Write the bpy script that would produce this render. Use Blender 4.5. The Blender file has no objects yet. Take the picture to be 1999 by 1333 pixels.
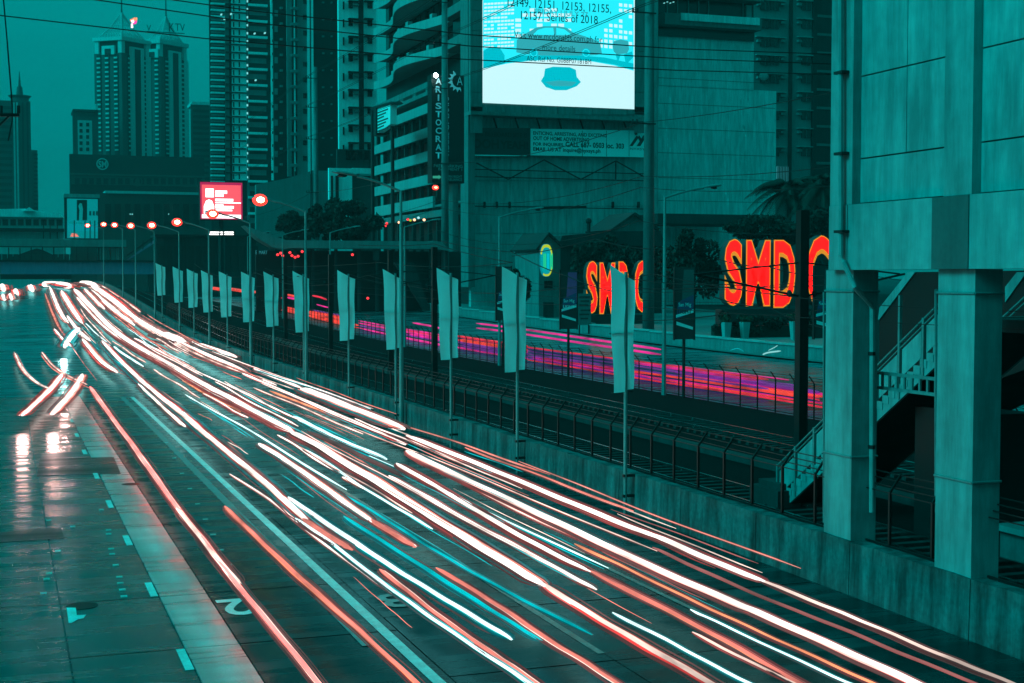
import bpy, math, random
from mathutils import Vector, noise
random.seed(7)
R_ = math.radians
scene = bpy.context.scene
COL = scene.collection

# ---------------------------------------------------------------- camera
CX, CY, FPX = 999.5, 666.5, 2776.0           # photograph pixels
VPX, HOR = 5.0, 540.0                        # vanishing point of the road
PITCH = math.atan((CY - HOR) / FPX)
YAW = math.atan((CX - VPX) * math.cos(PITCH) / FPX)
EYE = Vector((0, 0, 7.0))
cam_data = bpy.data.cameras.new('camera')
cam_data.sensor_width = 36.0
cam_data.lens = FPX * 36.0 / 1999.0
cam_data.clip_start = 0.2
cam_data.clip_end = 9000
cam = bpy.data.objects.new('camera', cam_data)
COL.objects.link(cam)
cam.location = EYE
cam.rotation_euler = (math.pi / 2 - PITCH, 0, -YAW)
scene.camera = cam

# ---------------------------------------------------------------- sky, sun, exposure
SUN_EL, SUN_AZ = R_(33), R_(-95)             # soft light from the open road side
TEAL = (0.0, 1.0, 0.95)
world = bpy.data.worlds.new('World')
scene.world = world
world.use_nodes = True
nt = world.node_tree
nt.nodes.clear()
w_out = nt.nodes.new('ShaderNodeOutputWorld')
w_bg = nt.nodes.new('ShaderNodeBackground')
w_sky = nt.nodes.new('ShaderNodeTexSky')
w_sky.sky_type = 'NISHITA'
w_sky.sun_disc = False
w_sky.sun_elevation = SUN_EL
w_sky.sun_rotation = SUN_AZ
w_sky.dust_density = 4.0
w_bw = nt.nodes.new('ShaderNodeRGBToBW')
w_add = nt.nodes.new('ShaderNodeMath'); w_add.operation = 'MULTIPLY_ADD'
w_add.inputs[1].default_value = 0.10
w_add.inputs[2].default_value = 1.55
w_mul = nt.nodes.new('ShaderNodeVectorMath'); w_mul.operation = 'SCALE'
w_mul.inputs[0].default_value = (0.0, 1.0, 0.99)
nt.links.new(w_sky.outputs[0], w_bw.inputs[0])
nt.links.new(w_bw.outputs[0], w_add.inputs[0])
w_tc = nt.nodes.new('ShaderNodeTexCoord')
w_map = nt.nodes.new('ShaderNodeMapping'); w_map.inputs['Scale'].default_value = (1, 1, 3.5)
w_cl = nt.nodes.new('ShaderNodeTexNoise'); w_cl.inputs['Scale'].default_value = 2.6; w_cl.inputs['Detail'].default_value = 5   # even cloud cover
w_cr = nt.nodes.new('ShaderNodeMapRange'); w_cr.inputs['From Min'].default_value = .3; w_cr.inputs['From Max'].default_value = .7
w_cr.inputs['To Min'].default_value = .86; w_cr.inputs['To Max'].default_value = 1.12
nt.links.new(w_tc.outputs['Generated'], w_map.inputs[0]); nt.links.new(w_map.outputs[0], w_cl.inputs['Vector'])
nt.links.new(w_cl.outputs[0], w_cr.inputs['Value'])
w_m2 = nt.nodes.new('ShaderNodeMath'); w_m2.operation = 'MULTIPLY'
nt.links.new(w_add.outputs[0], w_m2.inputs[0]); nt.links.new(w_cr.outputs[0], w_m2.inputs[1])
w_sep = nt.nodes.new('ShaderNodeSeparateXYZ'); nt.links.new(w_tc.outputs['Generated'], w_sep.inputs[0])
w_gr = nt.nodes.new('ShaderNodeMapRange'); w_gr.inputs['From Min'].default_value = 0; w_gr.inputs['From Max'].default_value = 1   # overcast sky: brighter overhead
w_gr.inputs['To Min'].default_value = .84; w_gr.inputs['To Max'].default_value = 1.7
nt.links.new(w_sep.outputs['Z'], w_gr.inputs['Value'])
w_m3 = nt.nodes.new('ShaderNodeMath'); w_m3.operation = 'MULTIPLY'
nt.links.new(w_m2.outputs[0], w_m3.inputs[0]); nt.links.new(w_gr.outputs[0], w_m3.inputs[1])
nt.links.new(w_m3.outputs[0], w_mul.inputs['Scale'])
nt.links.new(w_mul.outputs[0], w_bg.inputs[0])
w_bg.inputs[1].default_value = 0.132
nt.links.new(w_bg.outputs[0], w_out.inputs[0])
sun_data = bpy.data.lights.new('sun', 'SUN')
sun_data.energy = 2.0
sun_data.angle = R_(25)
sun_data.color = (0.0, 1.0, 1.0)
sun = bpy.data.objects.new('sun', sun_data)
COL.objects.link(sun)
sd = Vector((math.sin(SUN_AZ) * math.cos(SUN_EL), math.cos(SUN_AZ) * math.cos(SUN_EL), math.sin(SUN_EL)))
sun.rotation_euler = sd.to_track_quat('Z', 'Y').to_euler()
sun.location = (-40, 20, 60)
scene.view_settings.view_transform = 'Standard'
scene.view_settings.look = 'None'
scene.view_settings.exposure = 0.0
scene.view_settings.gamma = 1.0
scene.view_settings.use_curve_mapping = False
scene.cycles.use_denoising = True
scene.cycles.max_bounces = 5
scene.cycles.diffuse_bounces = 2
scene.cycles.glossy_bounces = 3
scene.cycles.volume_bounces = 0
scene.cycles.sample_clamp_indirect = 4.0

# ---------------------------------------------------------------- pixel <-> place
_cp, _sp, _cy, _sy = math.cos(PITCH), math.sin(PITCH), math.cos(YAW), math.sin(YAW)
CF = Vector((_sy * _cp, _cy * _cp, -_sp))
CR = Vector((_cy, -_sy, 0))
CU = Vector((_sy * _sp, _cy * _sp, _cp))
def ray(px, py): return CF * FPX + CR * (px - CX) + CU * (CY - py)
def atY(px, py, Y):
    d = ray(px, py); return EYE + d * (Y / d.y)
def atX(px, py, X):
    d = ray(px, py); return EYE + d * (X / d.x)
def depth(p): return (Vector(p) - EYE).dot(CF)
def s_at(px, s, y=HOR):                      # distance Y along the road where lateral s is seen at column px
    return atX(px, y, s).y
PROF = [(-400, 0), (110, 0), (130, .2), (153, .75), (176, 1.5), (202, 2.5), (225, 3.4), (255, 4.4), (280, 4.9),
        (300, 5.05), (330, 4.8), (400, 2.5), (470, 0), (6000, 0)]
def zr(Y):
    for (a, za), (b, zb) in zip(PROF, PROF[1:]):
        if a <= Y <= b:
            t = (Y - a) / (b - a)
            return za + (zb - za) * t
    return 0.0
def zs(Y): return sum(zr(Y + k * 6) for k in (-2, -1, 0, 1, 2)) / 5.0
def wgt(s):
    t = min(1, max(0, (s - 20) / 16.0)); t = t * t * (3 - 2 * t)
    return 1 - .5 * t
def g(s, Y): return zs(Y) * wgt(s)
def onroad(px, py, h=0.0):
    d = ray(px, py); Y = 8.0; last = 8.0
    while Y < 460:
        p = EYE + d * (Y / d.y)
        if p.z <= g(p.x, p.y) + h:
            a, b = last, Y
            for _ in range(24):
                m = (a + b) / 2; p = EYE + d * (m / d.y)
                if p.z <= g(p.x, p.y) + h: b = m
                else: a = m
            return EYE + d * (b / d.y)
        last = Y; Y += 1.0
    return EYE + d * (290 / d.y)

# ---------------------------------------------------------------- materials
MATS = {}
def _new(name):
    m = bpy.data.materials.new(name); m.use_nodes = True
    n = m.node_tree; b = n.nodes['Principled BSDF']
    MATS[name] = m
    return m, n, b
def surf(name, col, rough=.7, var=.25, scale=.6, streak=0.0, spec=.35, metal=0.0, bump=0.0, fine=8.0, tone=(.0, .0)):
    m, n, b = _new(name)
    N, L = n.nodes, n.links
    if isinstance(col, (int, float)): col = (col * .20, col, col * 1.0)   # the cool teal grade is put into the base colour, red mostly cut
    b.inputs['Metallic'].default_value = metal
    b.inputs['Specular IOR Level'].default_value = spec
    geo = N.new('ShaderNodeNewGeometry')
    n1 = N.new('ShaderNodeTexNoise'); n1.inputs['Scale'].default_value = scale; n1.inputs['Detail'].default_value = 6
    n1.inputs['Roughness'].default_value = .65
    L.new(geo.outputs['Position'], n1.inputs['Vector'])
    n2 = N.new('ShaderNodeTexNoise'); n2.inputs['Scale'].default_value = fine; n2.inputs['Detail'].default_value = 4
    L.new(geo.outputs['Position'], n2.inputs['Vector'])
    mixf = N.new('ShaderNodeMath'); mixf.operation = 'MULTIPLY_ADD'
    L.new(n2.outputs[0], mixf.inputs[0]); mixf.inputs[1].default_value = .35
    mr = N.new('ShaderNodeMath'); mr.operation = 'MULTIPLY'; mr.inputs[1].default_value = .65
    L.new(n1.outputs[0], mr.inputs[0]); L.new(mr.outputs[0], mixf.inputs[2])
    ramp = N.new('ShaderNodeMapRange')
    ramp.inputs['From Min'].default_value = .32; ramp.inputs['From Max'].default_value = .68
    ramp.inputs['To Min'].default_value = 1 - var; ramp.inputs['To Max'].default_value = 1 + var * .6
    L.new(mixf.outputs[0], ramp.inputs['Value'])
    val = ramp.outputs[0]
    if streak > 0:
        mp = N.new('ShaderNodeMapping'); mp.inputs['Scale'].default_value = (1.0, 1.0, .13)
        L.new(geo.outputs['Position'], mp.inputs['Vector'])
        n3 = N.new('ShaderNodeTexNoise'); n3.inputs['Scale'].default_value = 1.6; n3.inputs['Detail'].default_value = 7
        n3.inputs['Roughness'].default_value = .7
        L.new(mp.outputs[0], n3.inputs['Vector'])
        r3 = N.new('ShaderNodeMapRange')
        r3.inputs['From Min'].default_value = .38; r3.inputs['From Max'].default_value = .62
        r3.inputs['To Min'].default_value = 1 - streak; r3.inputs['To Max'].default_value = 1.0 + streak * .25
        L.new(n3.outputs[0], r3.inputs['Value'])
        mm = N.new('ShaderNodeMath'); mm.operation = 'MULTIPLY'
        L.new(val, mm.inputs[0]); L.new(r3.outputs[0], mm.inputs[1]); val = mm.outputs[0]
    vm = N.new('ShaderNodeVectorMath'); vm.operation = 'SCALE'
    vm.inputs[0].default_value = col
    L.new(val, vm.inputs['Scale'])
    L.new(vm.outputs[0], b.inputs['Base Color'])
    rr = N.new('ShaderNodeMapRange')
    rr.inputs['To Min'].default_value = max(.03, rough - .15); rr.inputs['To Max'].default_value = min(1, rough + .15)
    L.new(n1.outputs[0], rr.inputs['Value']); L.new(rr.outputs[0], b.inputs['Roughness'])
    if bump > 0:
        bp = N.new('ShaderNodeBump'); bp.inputs['Strength'].default_value = bump; bp.inputs['Distance'].default_value = .03
        L.new(mixf.outputs[0], bp.inputs['Height']); L.new(bp.outputs[0], b.inputs['Normal'])
    return m
def wet(name, col, rmin, rmax, var=.4, red=.25, spec=.5):
    m, n, b = _new(name)
    N, L = n.nodes, n.links
    geo = N.new('ShaderNodeNewGeometry')
    mp = N.new('ShaderNodeMapping'); mp.inputs['Scale'].default_value = (.16, 1.15, 1)
    L.new(geo.outputs['Position'], mp.inputs['Vector'])
    n1 = N.new('ShaderNodeTexNoise'); n1.inputs['Scale'].default_value = 1.0; n1.inputs['Detail'].default_value = 7
    n1.inputs['Roughness'].default_value = .62
    L.new(mp.outputs[0], n1.inputs['Vector'])
    mp2 = N.new('ShaderNodeMapping'); mp2.inputs['Scale'].default_value = (1.3, .10, 1)
    L.new(geo.outputs['Position'], mp2.inputs['Vector'])
    n4 = N.new('ShaderNodeTexNoise'); n4.inputs['Scale'].default_value = 1.0; n4.inputs['Detail'].default_value = 4
    L.new(mp2.outputs[0], n4.inputs['Vector'])
    n2 = N.new('ShaderNodeTexNoise'); n2.inputs['Scale'].default_value = 45; n2.inputs['Detail'].default_value = 3
    L.new(geo.outputs['Position'], n2.inputs['Vector'])
    r1 = N.new('ShaderNodeMapRange'); r1.inputs['From Min'].default_value = .3; r1.inputs['From Max'].default_value = .7
    r1.inputs['To Min'].default_value = 1 - var; r1.inputs['To Max'].default_value = 1 + var
    L.new(n1.outputs[0], r1.inputs['Value'])
    r4 = N.new('ShaderNodeMapRange'); r4.inputs['From Min'].default_value = .3; r4.inputs['From Max'].default_value = .7
    r4.inputs['To Min'].default_value = .6; r4.inputs['To Max'].default_value = 1.35
    L.new(n4.outputs[0], r4.inputs['Value'])
    r2 = N.new('ShaderNodeMapRange'); r2.inputs['To Min'].default_value = .55; r2.inputs['To Max'].default_value = 1.45
    L.new(n2.outputs[0], r2.inputs['Value'])
    m1 = N.new('ShaderNodeMath'); m1.operation = 'MULTIPLY'
    L.new(r1.outputs[0], m1.inputs[0]); L.new(r4.outputs[0], m1.inputs[1])
    m2 = N.new('ShaderNodeMath'); m2.operation = 'MULTIPLY'
    L.new(m1.outputs[0], m2.inputs[0]); L.new(r2.outputs[0], m2.inputs[1])
    vm = N.new('ShaderNodeVectorMath'); vm.operation = 'SCALE'; vm.inputs[0].default_value = (col * red, col, col)
    L.new(m2.outputs[0], vm.inputs['Scale']); L.new(vm.outputs[0], b.inputs['Base Color'])
    rr = N.new('ShaderNodeMapRange'); rr.inputs['From Min'].default_value = .38; rr.inputs['From Max'].default_value = .62
    rr.inputs['To Min'].default_value = rmin; rr.inputs['To Max'].default_value = rmax
    L.new(n1.outputs[0], rr.inputs['Value']); L.new(rr.outputs[0], b.inputs['Roughness'])
    b.inputs['Specular IOR Level'].default_value = spec
    b.inputs['Specular Tint'].default_value = (max(.22, min(1, red * 1.6)), 1, 1, 1)
    bp = N.new('ShaderNodeBump'); bp.inputs['Strength'].default_value = .25; bp.inputs['Distance'].default_value = .01
    L.new(n2.outputs[0], bp.inputs['Height']); L.new(bp.outputs[0], b.inputs['Normal'])
    if red < .2:                                 # teal put into the gloss colour, tinting what the wet asphalt reflects
        b.inputs['Specular IOR Level'].default_value = 0
        gl = N.new('ShaderNodeBsdfGlossy'); gl.inputs['Color'].default_value = (.20, .72, .76, 1)
        L.new(rr.outputs[0], gl.inputs['Roughness']); L.new(bp.outputs[0], gl.inputs['Normal'])
        fr = N.new('ShaderNodeFresnel'); fr.inputs['IOR'].default_value = 1.36; L.new(bp.outputs[0], fr.inputs['Normal'])
        mx = N.new('ShaderNodeMixShader'); out = [q for q in N if q.type == 'OUTPUT_MATERIAL'][0]
        L.new(fr.outputs[0], mx.inputs[0]); L.new(b.outputs[0], mx.inputs[1]); L.new(gl.outputs[0], mx.inputs[2]); L.new(mx.outputs[0], out.inputs['Surface'])
    return m
def emit(name, col, strength, flick=0.0):
    m, n, b = _new(name)
    b.inputs['Base Color'].default_value = (0.02, 0.02, 0.02, 1)
    b.inputs['Emission Color'].default_value = (*col, 1)
    b.inputs['Emission Strength'].default_value = strength
    if flick > 0:                                # lamps pass at different speeds: the streak is brighter here and weaker there
        N, L = n.nodes, n.links
        geo = N.new('ShaderNodeNewGeometry'); mp = N.new('ShaderNodeMapping'); mp.inputs['Scale'].default_value = (2.5, .35, 1)
        ns = N.new('ShaderNodeTexNoise'); ns.inputs['Scale'].default_value = 1.0; ns.inputs['Detail'].default_value = 4
        mr = N.new('ShaderNodeMapRange'); mr.inputs['From Min'].default_value = .32; mr.inputs['From Max'].default_value = .68
        mr.inputs['To Min'].default_value = strength * (1 - flick); mr.inputs['To Max'].default_value = strength * (1 + flick)
        L.new(geo.outputs['Position'], mp.inputs[0]); L.new(mp.outputs[0], ns.inputs['Vector']); L.new(ns.outputs[0], mr.inputs['Value'])
        L.new(mr.outputs[0], b.inputs['Emission Strength'])
    return m

surf('station_paint', .31, .65, .26, .5, .38, fine=3)
surf('station_panel', .35, .6, .26, .4, .42, fine=3)
surf('station_dark_paint', .10, .6, .2, .5, .2)
surf('wall_concrete', .135, .8, .6, .9, .75, bump=.3)
surf('wall_cap', .16, .85, .4, 1.5, .2, bump=.3)
surf('grey_concrete', .20, .8, .25, .5, .25)
surf('pale_concrete', .36, .75, .18, .3, .2)
surf('dark_concrete', .045, .8, .3, .5, .3)
surf('darker', .022, .7, .3, .5)
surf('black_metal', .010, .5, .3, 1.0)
surf('dark_metal', .025, .45, .3, 1.0, metal=.3)
surf('galvanised', .28, .45, .2, 2.0, .15, metal=.35)
surf('pole_concrete', .17, .7, .25, .5, .3)
surf('steel_rail', .55, .22, .2, 3.0, metal=1.0)
surf('sleeper', .03, .9, .3, 2.0)
surf('ballast', .008, .95, .6, 2.5, spec=.08, bump=.6, fine=14)
surf('ground_dark', .030, .9, .5, .4, spec=.1, bump=.3)
surf('banner_cloth', .85, .8, .10, .6, .10)
def cloth(name, col, amount):
    m = surf(name, col, .85, .10, .6, .12); n = m.node_tree; b = n.nodes['Principled BSDF']
    tr = n.nodes.new('ShaderNodeBsdfTranslucent'); tr.inputs[0].default_value = (col * .2, col, col, 1)
    mx = n.nodes.new('ShaderNodeMixShader'); mx.inputs[0].default_value = amount
    out = [q for q in n.nodes if q.type == 'OUTPUT_MATERIAL'][0]
    n.links.new(b.outputs[0], mx.inputs[1]); n.links.new(tr.outputs[0], mx.inputs[2]); n.links.new(mx.outputs[0], out.inputs['Surface'])
cloth('thin_cloth', .88, .5)
surf('glass_dark', .012, .18, .3, .4, spec=.6)
surf('far_dark', .014, .7, .3, .05)
surf('far_mid', .075, .7, .25, .05, .15)
surf('far_pale', .58, .7, .2, .05, .15)
surf('tower_pale', .95, .6, .15, .1, .12)
surf('tower_mid', .22, .7, .2, .1, .15)
surf('tower_dark', .020, .6, .3, .2)
surf('billboard_metal', .50, .7, .25, .15, .35)
surf('billboard_frame', .22, .6, .25, .2, .3)
surf('plain_wall', .80, .8, .12, .12, .28)
surf('stain_pale', 1.0, .9, .3, .8, .4)
surf('sign_dark', .018, .5, .2, .5)
surf('sign_side', .05, .6, .2, .5)
surf('sign_letter', (.30, .80, .90), .5, .1, 1)
surf('sign_letter_dim', .4, .5, .1, 1)
surf('print_pale', .98, .6, .08, .3)
surf('print_dark', .05, .6, .1, .3)
surf('print_violet', (.35,.10,.30), .5, .2, .5)
surf('print_grey', .14, .5, .3, .5)
surf('print_blue', (.03,.10,.22), .5, .2, .5)
surf('leaf', (.035, .055, .03), .7, .5, .8)
surf('leaf_dark', (.006, .022, .016), .7, .5, .8)
surf('bark', .04, .9, .4, 2)
surf('paint_line', .80, .5, .35, 2.5, fine=25)
surf('worn_line', .30, .5, .6, 2.5, fine=25)
surf('roof_sheet', .26, .5, .2, .3, .2)
surf('wire', .008, .6, .1, 1)
surf('purple_girder', (.55, .24, .36), .5, .2, .2, .2)
wet('asphalt_wet', .024, .10, .40, .7, .07, .5)
wet('concrete_wet', .075, .08, .45, .95, 1.0)
wet('strip_wet', .40, .22, .5, .45, 1.0)  # paler base colour carries the headlight glow on this concrete strip
wet('patch_wet', .018, .25, .5)
wet('asphalt_far', .024, .12, .42, .6, .12, .5)
emit('e_white', (1.0, .86, .79), 1.7, .35)
emit('e_whitelow', (1.0, .72, .62), 1.3, .6)
emit('e_red', (1.0, .055, .05), 1.1, .6)
emit('e_salmonhot', (1.0, .06, .055), 7.0, .35)
emit('e_reddim', (.40, .03, .03), .6, .6)
emit('e_redfaint', (.20, .02, .025), .45, .6)
emit('e_cyandim', (.0, .22, .25), .6, .6)
emit('e_cyanfaint', (.0, .10, .115), .6, .6)
emit('e_duskfaint', (.22, .06, .06), .5, .6)
emit('e_salmon', (1.0, .24, .18), .95, .6)
emit('e_dusk', (.62, .16, .15), .55, .6)
emit('e_orange', (1.0, .30, .13), 1.2, .6)
emit('e_cyan', (.0, .62, .68), .75, .6)
emit('e_cyanwhite', (.72, 1.0, 1.0), 1.6, .35)
emit('e_magenta', (1.0, .01, .34), .7, .6)
emit('e_violet', (.34, .03, .55), .5, .6)
emit('e_blueband', (.02,.05,.28), .35, .6)
emit('e_crimson', (1.0, .012, .06), .8, .6)
emit('e_hotred', (1.0, .05, .03), .9, .6)
emit('e_lampcore', (1.0, .62, .25), 40.0)
emit('e_lampred', (1.0, .03, .02), 3.0)
emit('e_sparkwhite', (.75, 1.0, 1.0), 40.0)
emit('e_window', (.25, .9, .9), .9)
emit('e_letter_red', (1.0, .0, .0), 2.6)
emit('e_letter_yellow', (.85, .33, .01), .8)
emit('e_screen_white', (.58, .93, .97), 1.05)
emit('e_screen_cyan', (.02, .85, .98), 1.05)
emit('e_screen_mid', (.0, .52, .62), 1.0)
emit('e_screen_teal', (.03, .40, .46), 1.0)
emit('e_screen_ink', (.0, .012, .02), .6)
emit('e_led_red', (1.0, .10, .14), 1.05)
emit('e_led_edge', (.55, .0, .10), .8)
emit('e_led_white', (1.0, .95, .95), 2.2)
emit('e_green', (.02, .75, .30), .8)
emit('e_lime', (.60, .75, .02), .8)
emit('e_signblue', (.0, .30, .35), .8)
emit('e_pink', (1.0, .05, .45), 1.2)
emit('e_poster', (.0, .40, .42), .55)
emit('e_sparkdim', (.45,.95,1.0), 1.0)
emit('e_greendim', (.05,.6,.4), .5)
emit('e_window_dim', (.05,.5,.55), .45)
emit('e_signteal', (.0,.42,.45), .8)
emit('e_whiteteal', (.3,.8,.8), .8)
emit('e_amber', (1.0, .45, .25), 3.0)
emit('e_tinyred', (1.0, .03, .04), 2.0)

# ---------------------------------------------------------------- mesh building
class MB:
    def __init__(s): s.v = []; s.f = []; s.smooth = False
    def add(s, vs, fs):
        o = len(s.v); s.v += [tuple(p) for p in vs]; s.f += [tuple(i + o for i in q) for q in fs]; return s
    def box(s, x0, x1, y0, y1, z0, z1):
        if x0 > x1: x0, x1 = x1, x0
        if y0 > y1: y0, y1 = y1, y0
        if z0 > z1: z0, z1 = z1, z0
        return s.add([(x0, y0, z0), (x1, y0, z0), (x1, y1, z0), (x0, y1, z0), (x0, y0, z1), (x1, y0, z1), (x1, y1, z1), (x0, y1, z1)],
                     [(0, 3, 2, 1), (4, 5, 6, 7), (0, 1, 5, 4), (1, 2, 6, 5), (2, 3, 7, 6), (3, 0, 4, 7)])
    def hexa(s, a, b):                        # two quads (lists of four points) joined
        return s.add(list(a) + list(b), [(3, 2, 1, 0), (4, 5, 6, 7), (0, 1, 5, 4), (1, 2, 6, 5), (2, 3, 7, 6), (3, 0, 4, 7)])
    def prism(s, poly, d):                    # polygon (3-D points, one plane) pushed by vector d
        n = len(poly); d = Vector(d); a = [Vector(p) for p in poly]
        return s.add(a + [p + d for p in a], [tuple(range(n - 1, -1, -1)), tuple(range(n, 2 * n))] +
                     [(i, (i + 1) % n, n + (i + 1) % n, n + i) for i in range(n)])
    def tube(s, pts, r, n=6, caps=True):
        pts = [Vector(p) for p in pts]
        rs = r if isinstance(r, (list, tuple)) else [r] * len(pts)
        o = len(s.v)
        for i, p in enumerate(pts):
            t = (pts[min(i + 1, len(pts) - 1)] - pts[max(i - 1, 0)])
            t = t.normalized() if t.length > 1e-9 else Vector((0, 0, 1))
            up = Vector((0, 0, 1)) if abs(t.z) < .95 else Vector((0, 1, 0))
            a = t.cross(up).normalized(); b = a.cross(t)
            for k in range(n):
                w = 2 * math.pi * (k + .5) / n
                s.v.append(tuple(p + (a * math.cos(w) + b * math.sin(w)) * rs[i]))
        for i in range(len(pts) - 1):
            for k in range(n):
                q = o + i * n; k2 = (k + 1) % n
                s.f.append((q + k, q + k2, q + n + k2, q + n + k))
        if caps:
            s.f.append(tuple(o + n - 1 - k for k in range(n)))
            e = o + (len(pts) - 1) * n
            s.f.append(tuple(e + k for k in range(n)))
        return s
    def bar(s, p, q, w, h=None):              # square bar from p to q
        p, q = Vector(p), Vector(q); h = h or w
        t = (q - p).normalized(); up = Vector((0, 0, 1)) if abs(t.z) < .95 else Vector((0, 1, 0))
        a = t.cross(up).normalized() * w / 2; b = a.cross(t).normalized() * h / 2
        return s.hexa([p - a - b, p + a - b, p + a + b, p - a + b], [q - a - b, q + a - b, q + a + b, q - a + b])
    def ball(s, c, rx, ry=None, rz=None, n=8, m=5):
        ry = ry or rx; rz = rz or rx; c = Vector(c); o = len(s.v)
        for j in range(m + 1):
            ph = math.pi * j / m
            for k in range(n):
                th = 2 * math.pi * k / n
                s.v.append((c.x + rx * math.sin(ph) * math.cos(th), c.y + ry * math.sin(ph) * math.sin(th), c.z + rz * math.cos(ph)))
        for j in range(m):
            for k in range(n):
                s.f.append((o + j * n + k, o + (j + 1) * n + k, o + (j + 1) * n + (k + 1) % n, o + j * n + (k + 1) % n))
        return s
    def mesh(s, name, mat=None):
        me = bpy.data.meshes.new(name); me.from_pydata(s.v, [], s.f); me.update()
        if s.smooth:
            for p in me.polygons: p.use_smooth = True
        if mat: me.materials.append(MATS[mat])
        return me
    def build(s, name, mat, parent=None, origin=None):
        if origin is not None:
            o = Vector(origin); s.v = [tuple(Vector(p) - o) for p in s.v]
        ob = bpy.data.objects.new(name, s.mesh(name, mat)); COL.objects.link(ob)
        if origin is not None: ob.location = origin
        if parent:
            ob.parent = parent
            if origin is None: ob.location = -Vector(parent.location) if parent.parent is None else -Vector(parent.location) - Vector(parent.parent.location)
        return ob
def tag(o, label, cat, group=None, kind=None):
    o['label'] = label; o['category'] = cat
    if group: o['group'] = group
    if kind: o['kind'] = kind
    return o
def thing(name, label, cat, loc=(0, 0, 0), group=None):
    o = bpy.data.objects.new(name, None); COL.objects.link(o); o.location = loc
    o.empty_display_size = .3
    return tag(o, label, cat, group)
def struct(name, mb, mat, label, cat):
    return tag(mb.build(name, mat), label, cat, kind='structure')
def inst(name, me, loc, parent=None, rot=(0, 0, 0), scale=(1, 1, 1)):
    ob = bpy.data.objects.new(name, me); COL.objects.link(ob)
    ob.rotation_euler = rot; ob.scale = scale
    if parent:
        ob.parent = parent
        off = Vector(parent.location) + (Vector(parent.parent.location) if parent.parent else Vector())
        ob.location = Vector(loc) - off
    else: ob.location = loc
    return ob
ORD = ['first', 'second', 'third', 'fourth', 'fifth', 'sixth', 'seventh', 'eighth', 'ninth', 'tenth', 'eleventh', 'twelfth', 'thirteenth', 'fourteenth']
# boxes given by photograph columns and rows on the plane Y (a facade facing the camera side)
def frect(px0, px1, py0, py1, Y):
    mx, my = (px0 + px1) / 2, (py0 + py1) / 2
    return atY(px0, my, Y).x, atY(px1, my, Y).x, atY(mx, py1, Y).z, atY(mx, py0, Y).z
def fbox(mb, px0, px1, py0, py1, Y, front, back):
    x0, x1, z0, z1 = frect(px0, px1, py0, py1, Y)
    return mb.box(x0, x1, Y - front, Y + back, z0, z1)
def fpiece(name, mat, parent, px0, px1, py0, py1, Y, front, back):
    return fbox(MB(), px0, px1, py0, py1, Y, front, back).build(name, mat, parent)
def fpoly(name, mat, parent, pts, Y, front, thick=.02):
    return MB().prism([atY(x, y, Y - front) for x, y in pts], (0, thick, 0)).build(name, mat, parent)
_dg = bpy.context.evaluated_depsgraph_get
def text_mesh(s, offset=0.0, extrude=0.0, res=3, spacing=1.0):
    cu = bpy.data.curves.new('t', 'FONT'); cu.body = s; cu.offset = offset; cu.extrude = extrude
    cu.resolution_u = res; cu.align_x = 'CENTER'; cu.space_character = spacing
    ob = bpy.data.objects.new('t', cu); COL.objects.link(ob)
    dg = _dg(); dg.update()
    me = bpy.data.meshes.new_from_object(ob.evaluated_get(dg))
    bpy.data.objects.remove(ob); bpy.data.curves.remove(cu)
    return me
def text(name, s, mat, parent, c, w, h, ux=(1, 0, 0), uy=(0, 0, 1), offset=0.0, extrude=0.0, me=None, n=None):
    """lettering fitted into a box of width w, height h centred at c, written along ux with uy up"""
    me = me or text_mesh(s, offset, extrude)
    xs = [v.co.x for v in me.vertices]; ys = [v.co.y for v in me.vertices]
    x0, x1, y0, y1 = min(xs), max(xs), min(ys), max(ys)
    ux, uy = Vector(ux), Vector(uy); uz = ux.cross(uy); c = Vector(c)
    k = w / max(1e-6, x1 - x0)
    for v in me.vertices:
        a = (v.co.x - (x0 + x1) / 2) / max(1e-6, x1 - x0) * w
        b_ = (v.co.y - (y0 + y1) / 2) / max(1e-6, y1 - y0) * h
        v.co = ux * a + uy * b_ + uz * (v.co.z if extrude == 0 else v.co.z / extrude * (n or 1.0))
    me.materials.clear(); me.materials.append(MATS[mat]); me.name = name
    ob = bpy.data.objects.new(name, me); COL.objects.link(ob)
    if parent:
        ob.parent = parent
        off = Vector(parent.location) + (Vector(parent.parent.location) if parent.parent else Vector())
        ob.location = c - off
    else: ob.location = c
    return ob
def ftext(name, s, mat, parent, px0, px1, py0, py1, Y, front, offset=0.0):
    x0, x1, z0, z1 = frect(px0, px1, py0, py1, Y - front)
    return text(name, s, mat, parent, ((x0 + x1) / 2, Y - front, (z0 + z1) / 2), x1 - x0, z1 - z0, offset=offset)
# ================================================================ ground and carriageways
def sheet(s_list, y_list, h):
    mb = MB(); n = len(s_list)
    mb.v = [(s, Y, g(s, Y) + h) for Y in y_list for s in s_list]
    mb.f = [(j * n + i, j * n + i + 1, (j + 1) * n + i + 1, (j + 1) * n + i) for j in range(len(y_list) - 1) for i in range(n - 1)]
    return mb
YS = [-30, 0, 20, 60, 100] + [100 + 6 * k for k in range(1, 64)] + [520, 700, 1000, 1600, 2600, 4000]
struct('ground', sheet([-1500, -300, -60, -20, 0, 17, 20, 23, 26, 29, 32, 36, 60, 110, 300, 1000, 2500], YS, -.05), 'ground_dark',
       'dark open ground under the whole street', 'ground')
road = struct('road', sheet([-24, -10, 0, 4.15, 10, 17.6], YS[:-4], -.02), 'asphalt_far', 'wet multi lane carriageway streaked with light trails', 'road')
struct('rail_bed', sheet([18.0, 20, 22, 24, 26, 28, 30, 32, 34, 37.2], YS[:-4], .03), 'ballast', 'dark gravel bed of the railway between the roads', 'rail bed')
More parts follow.
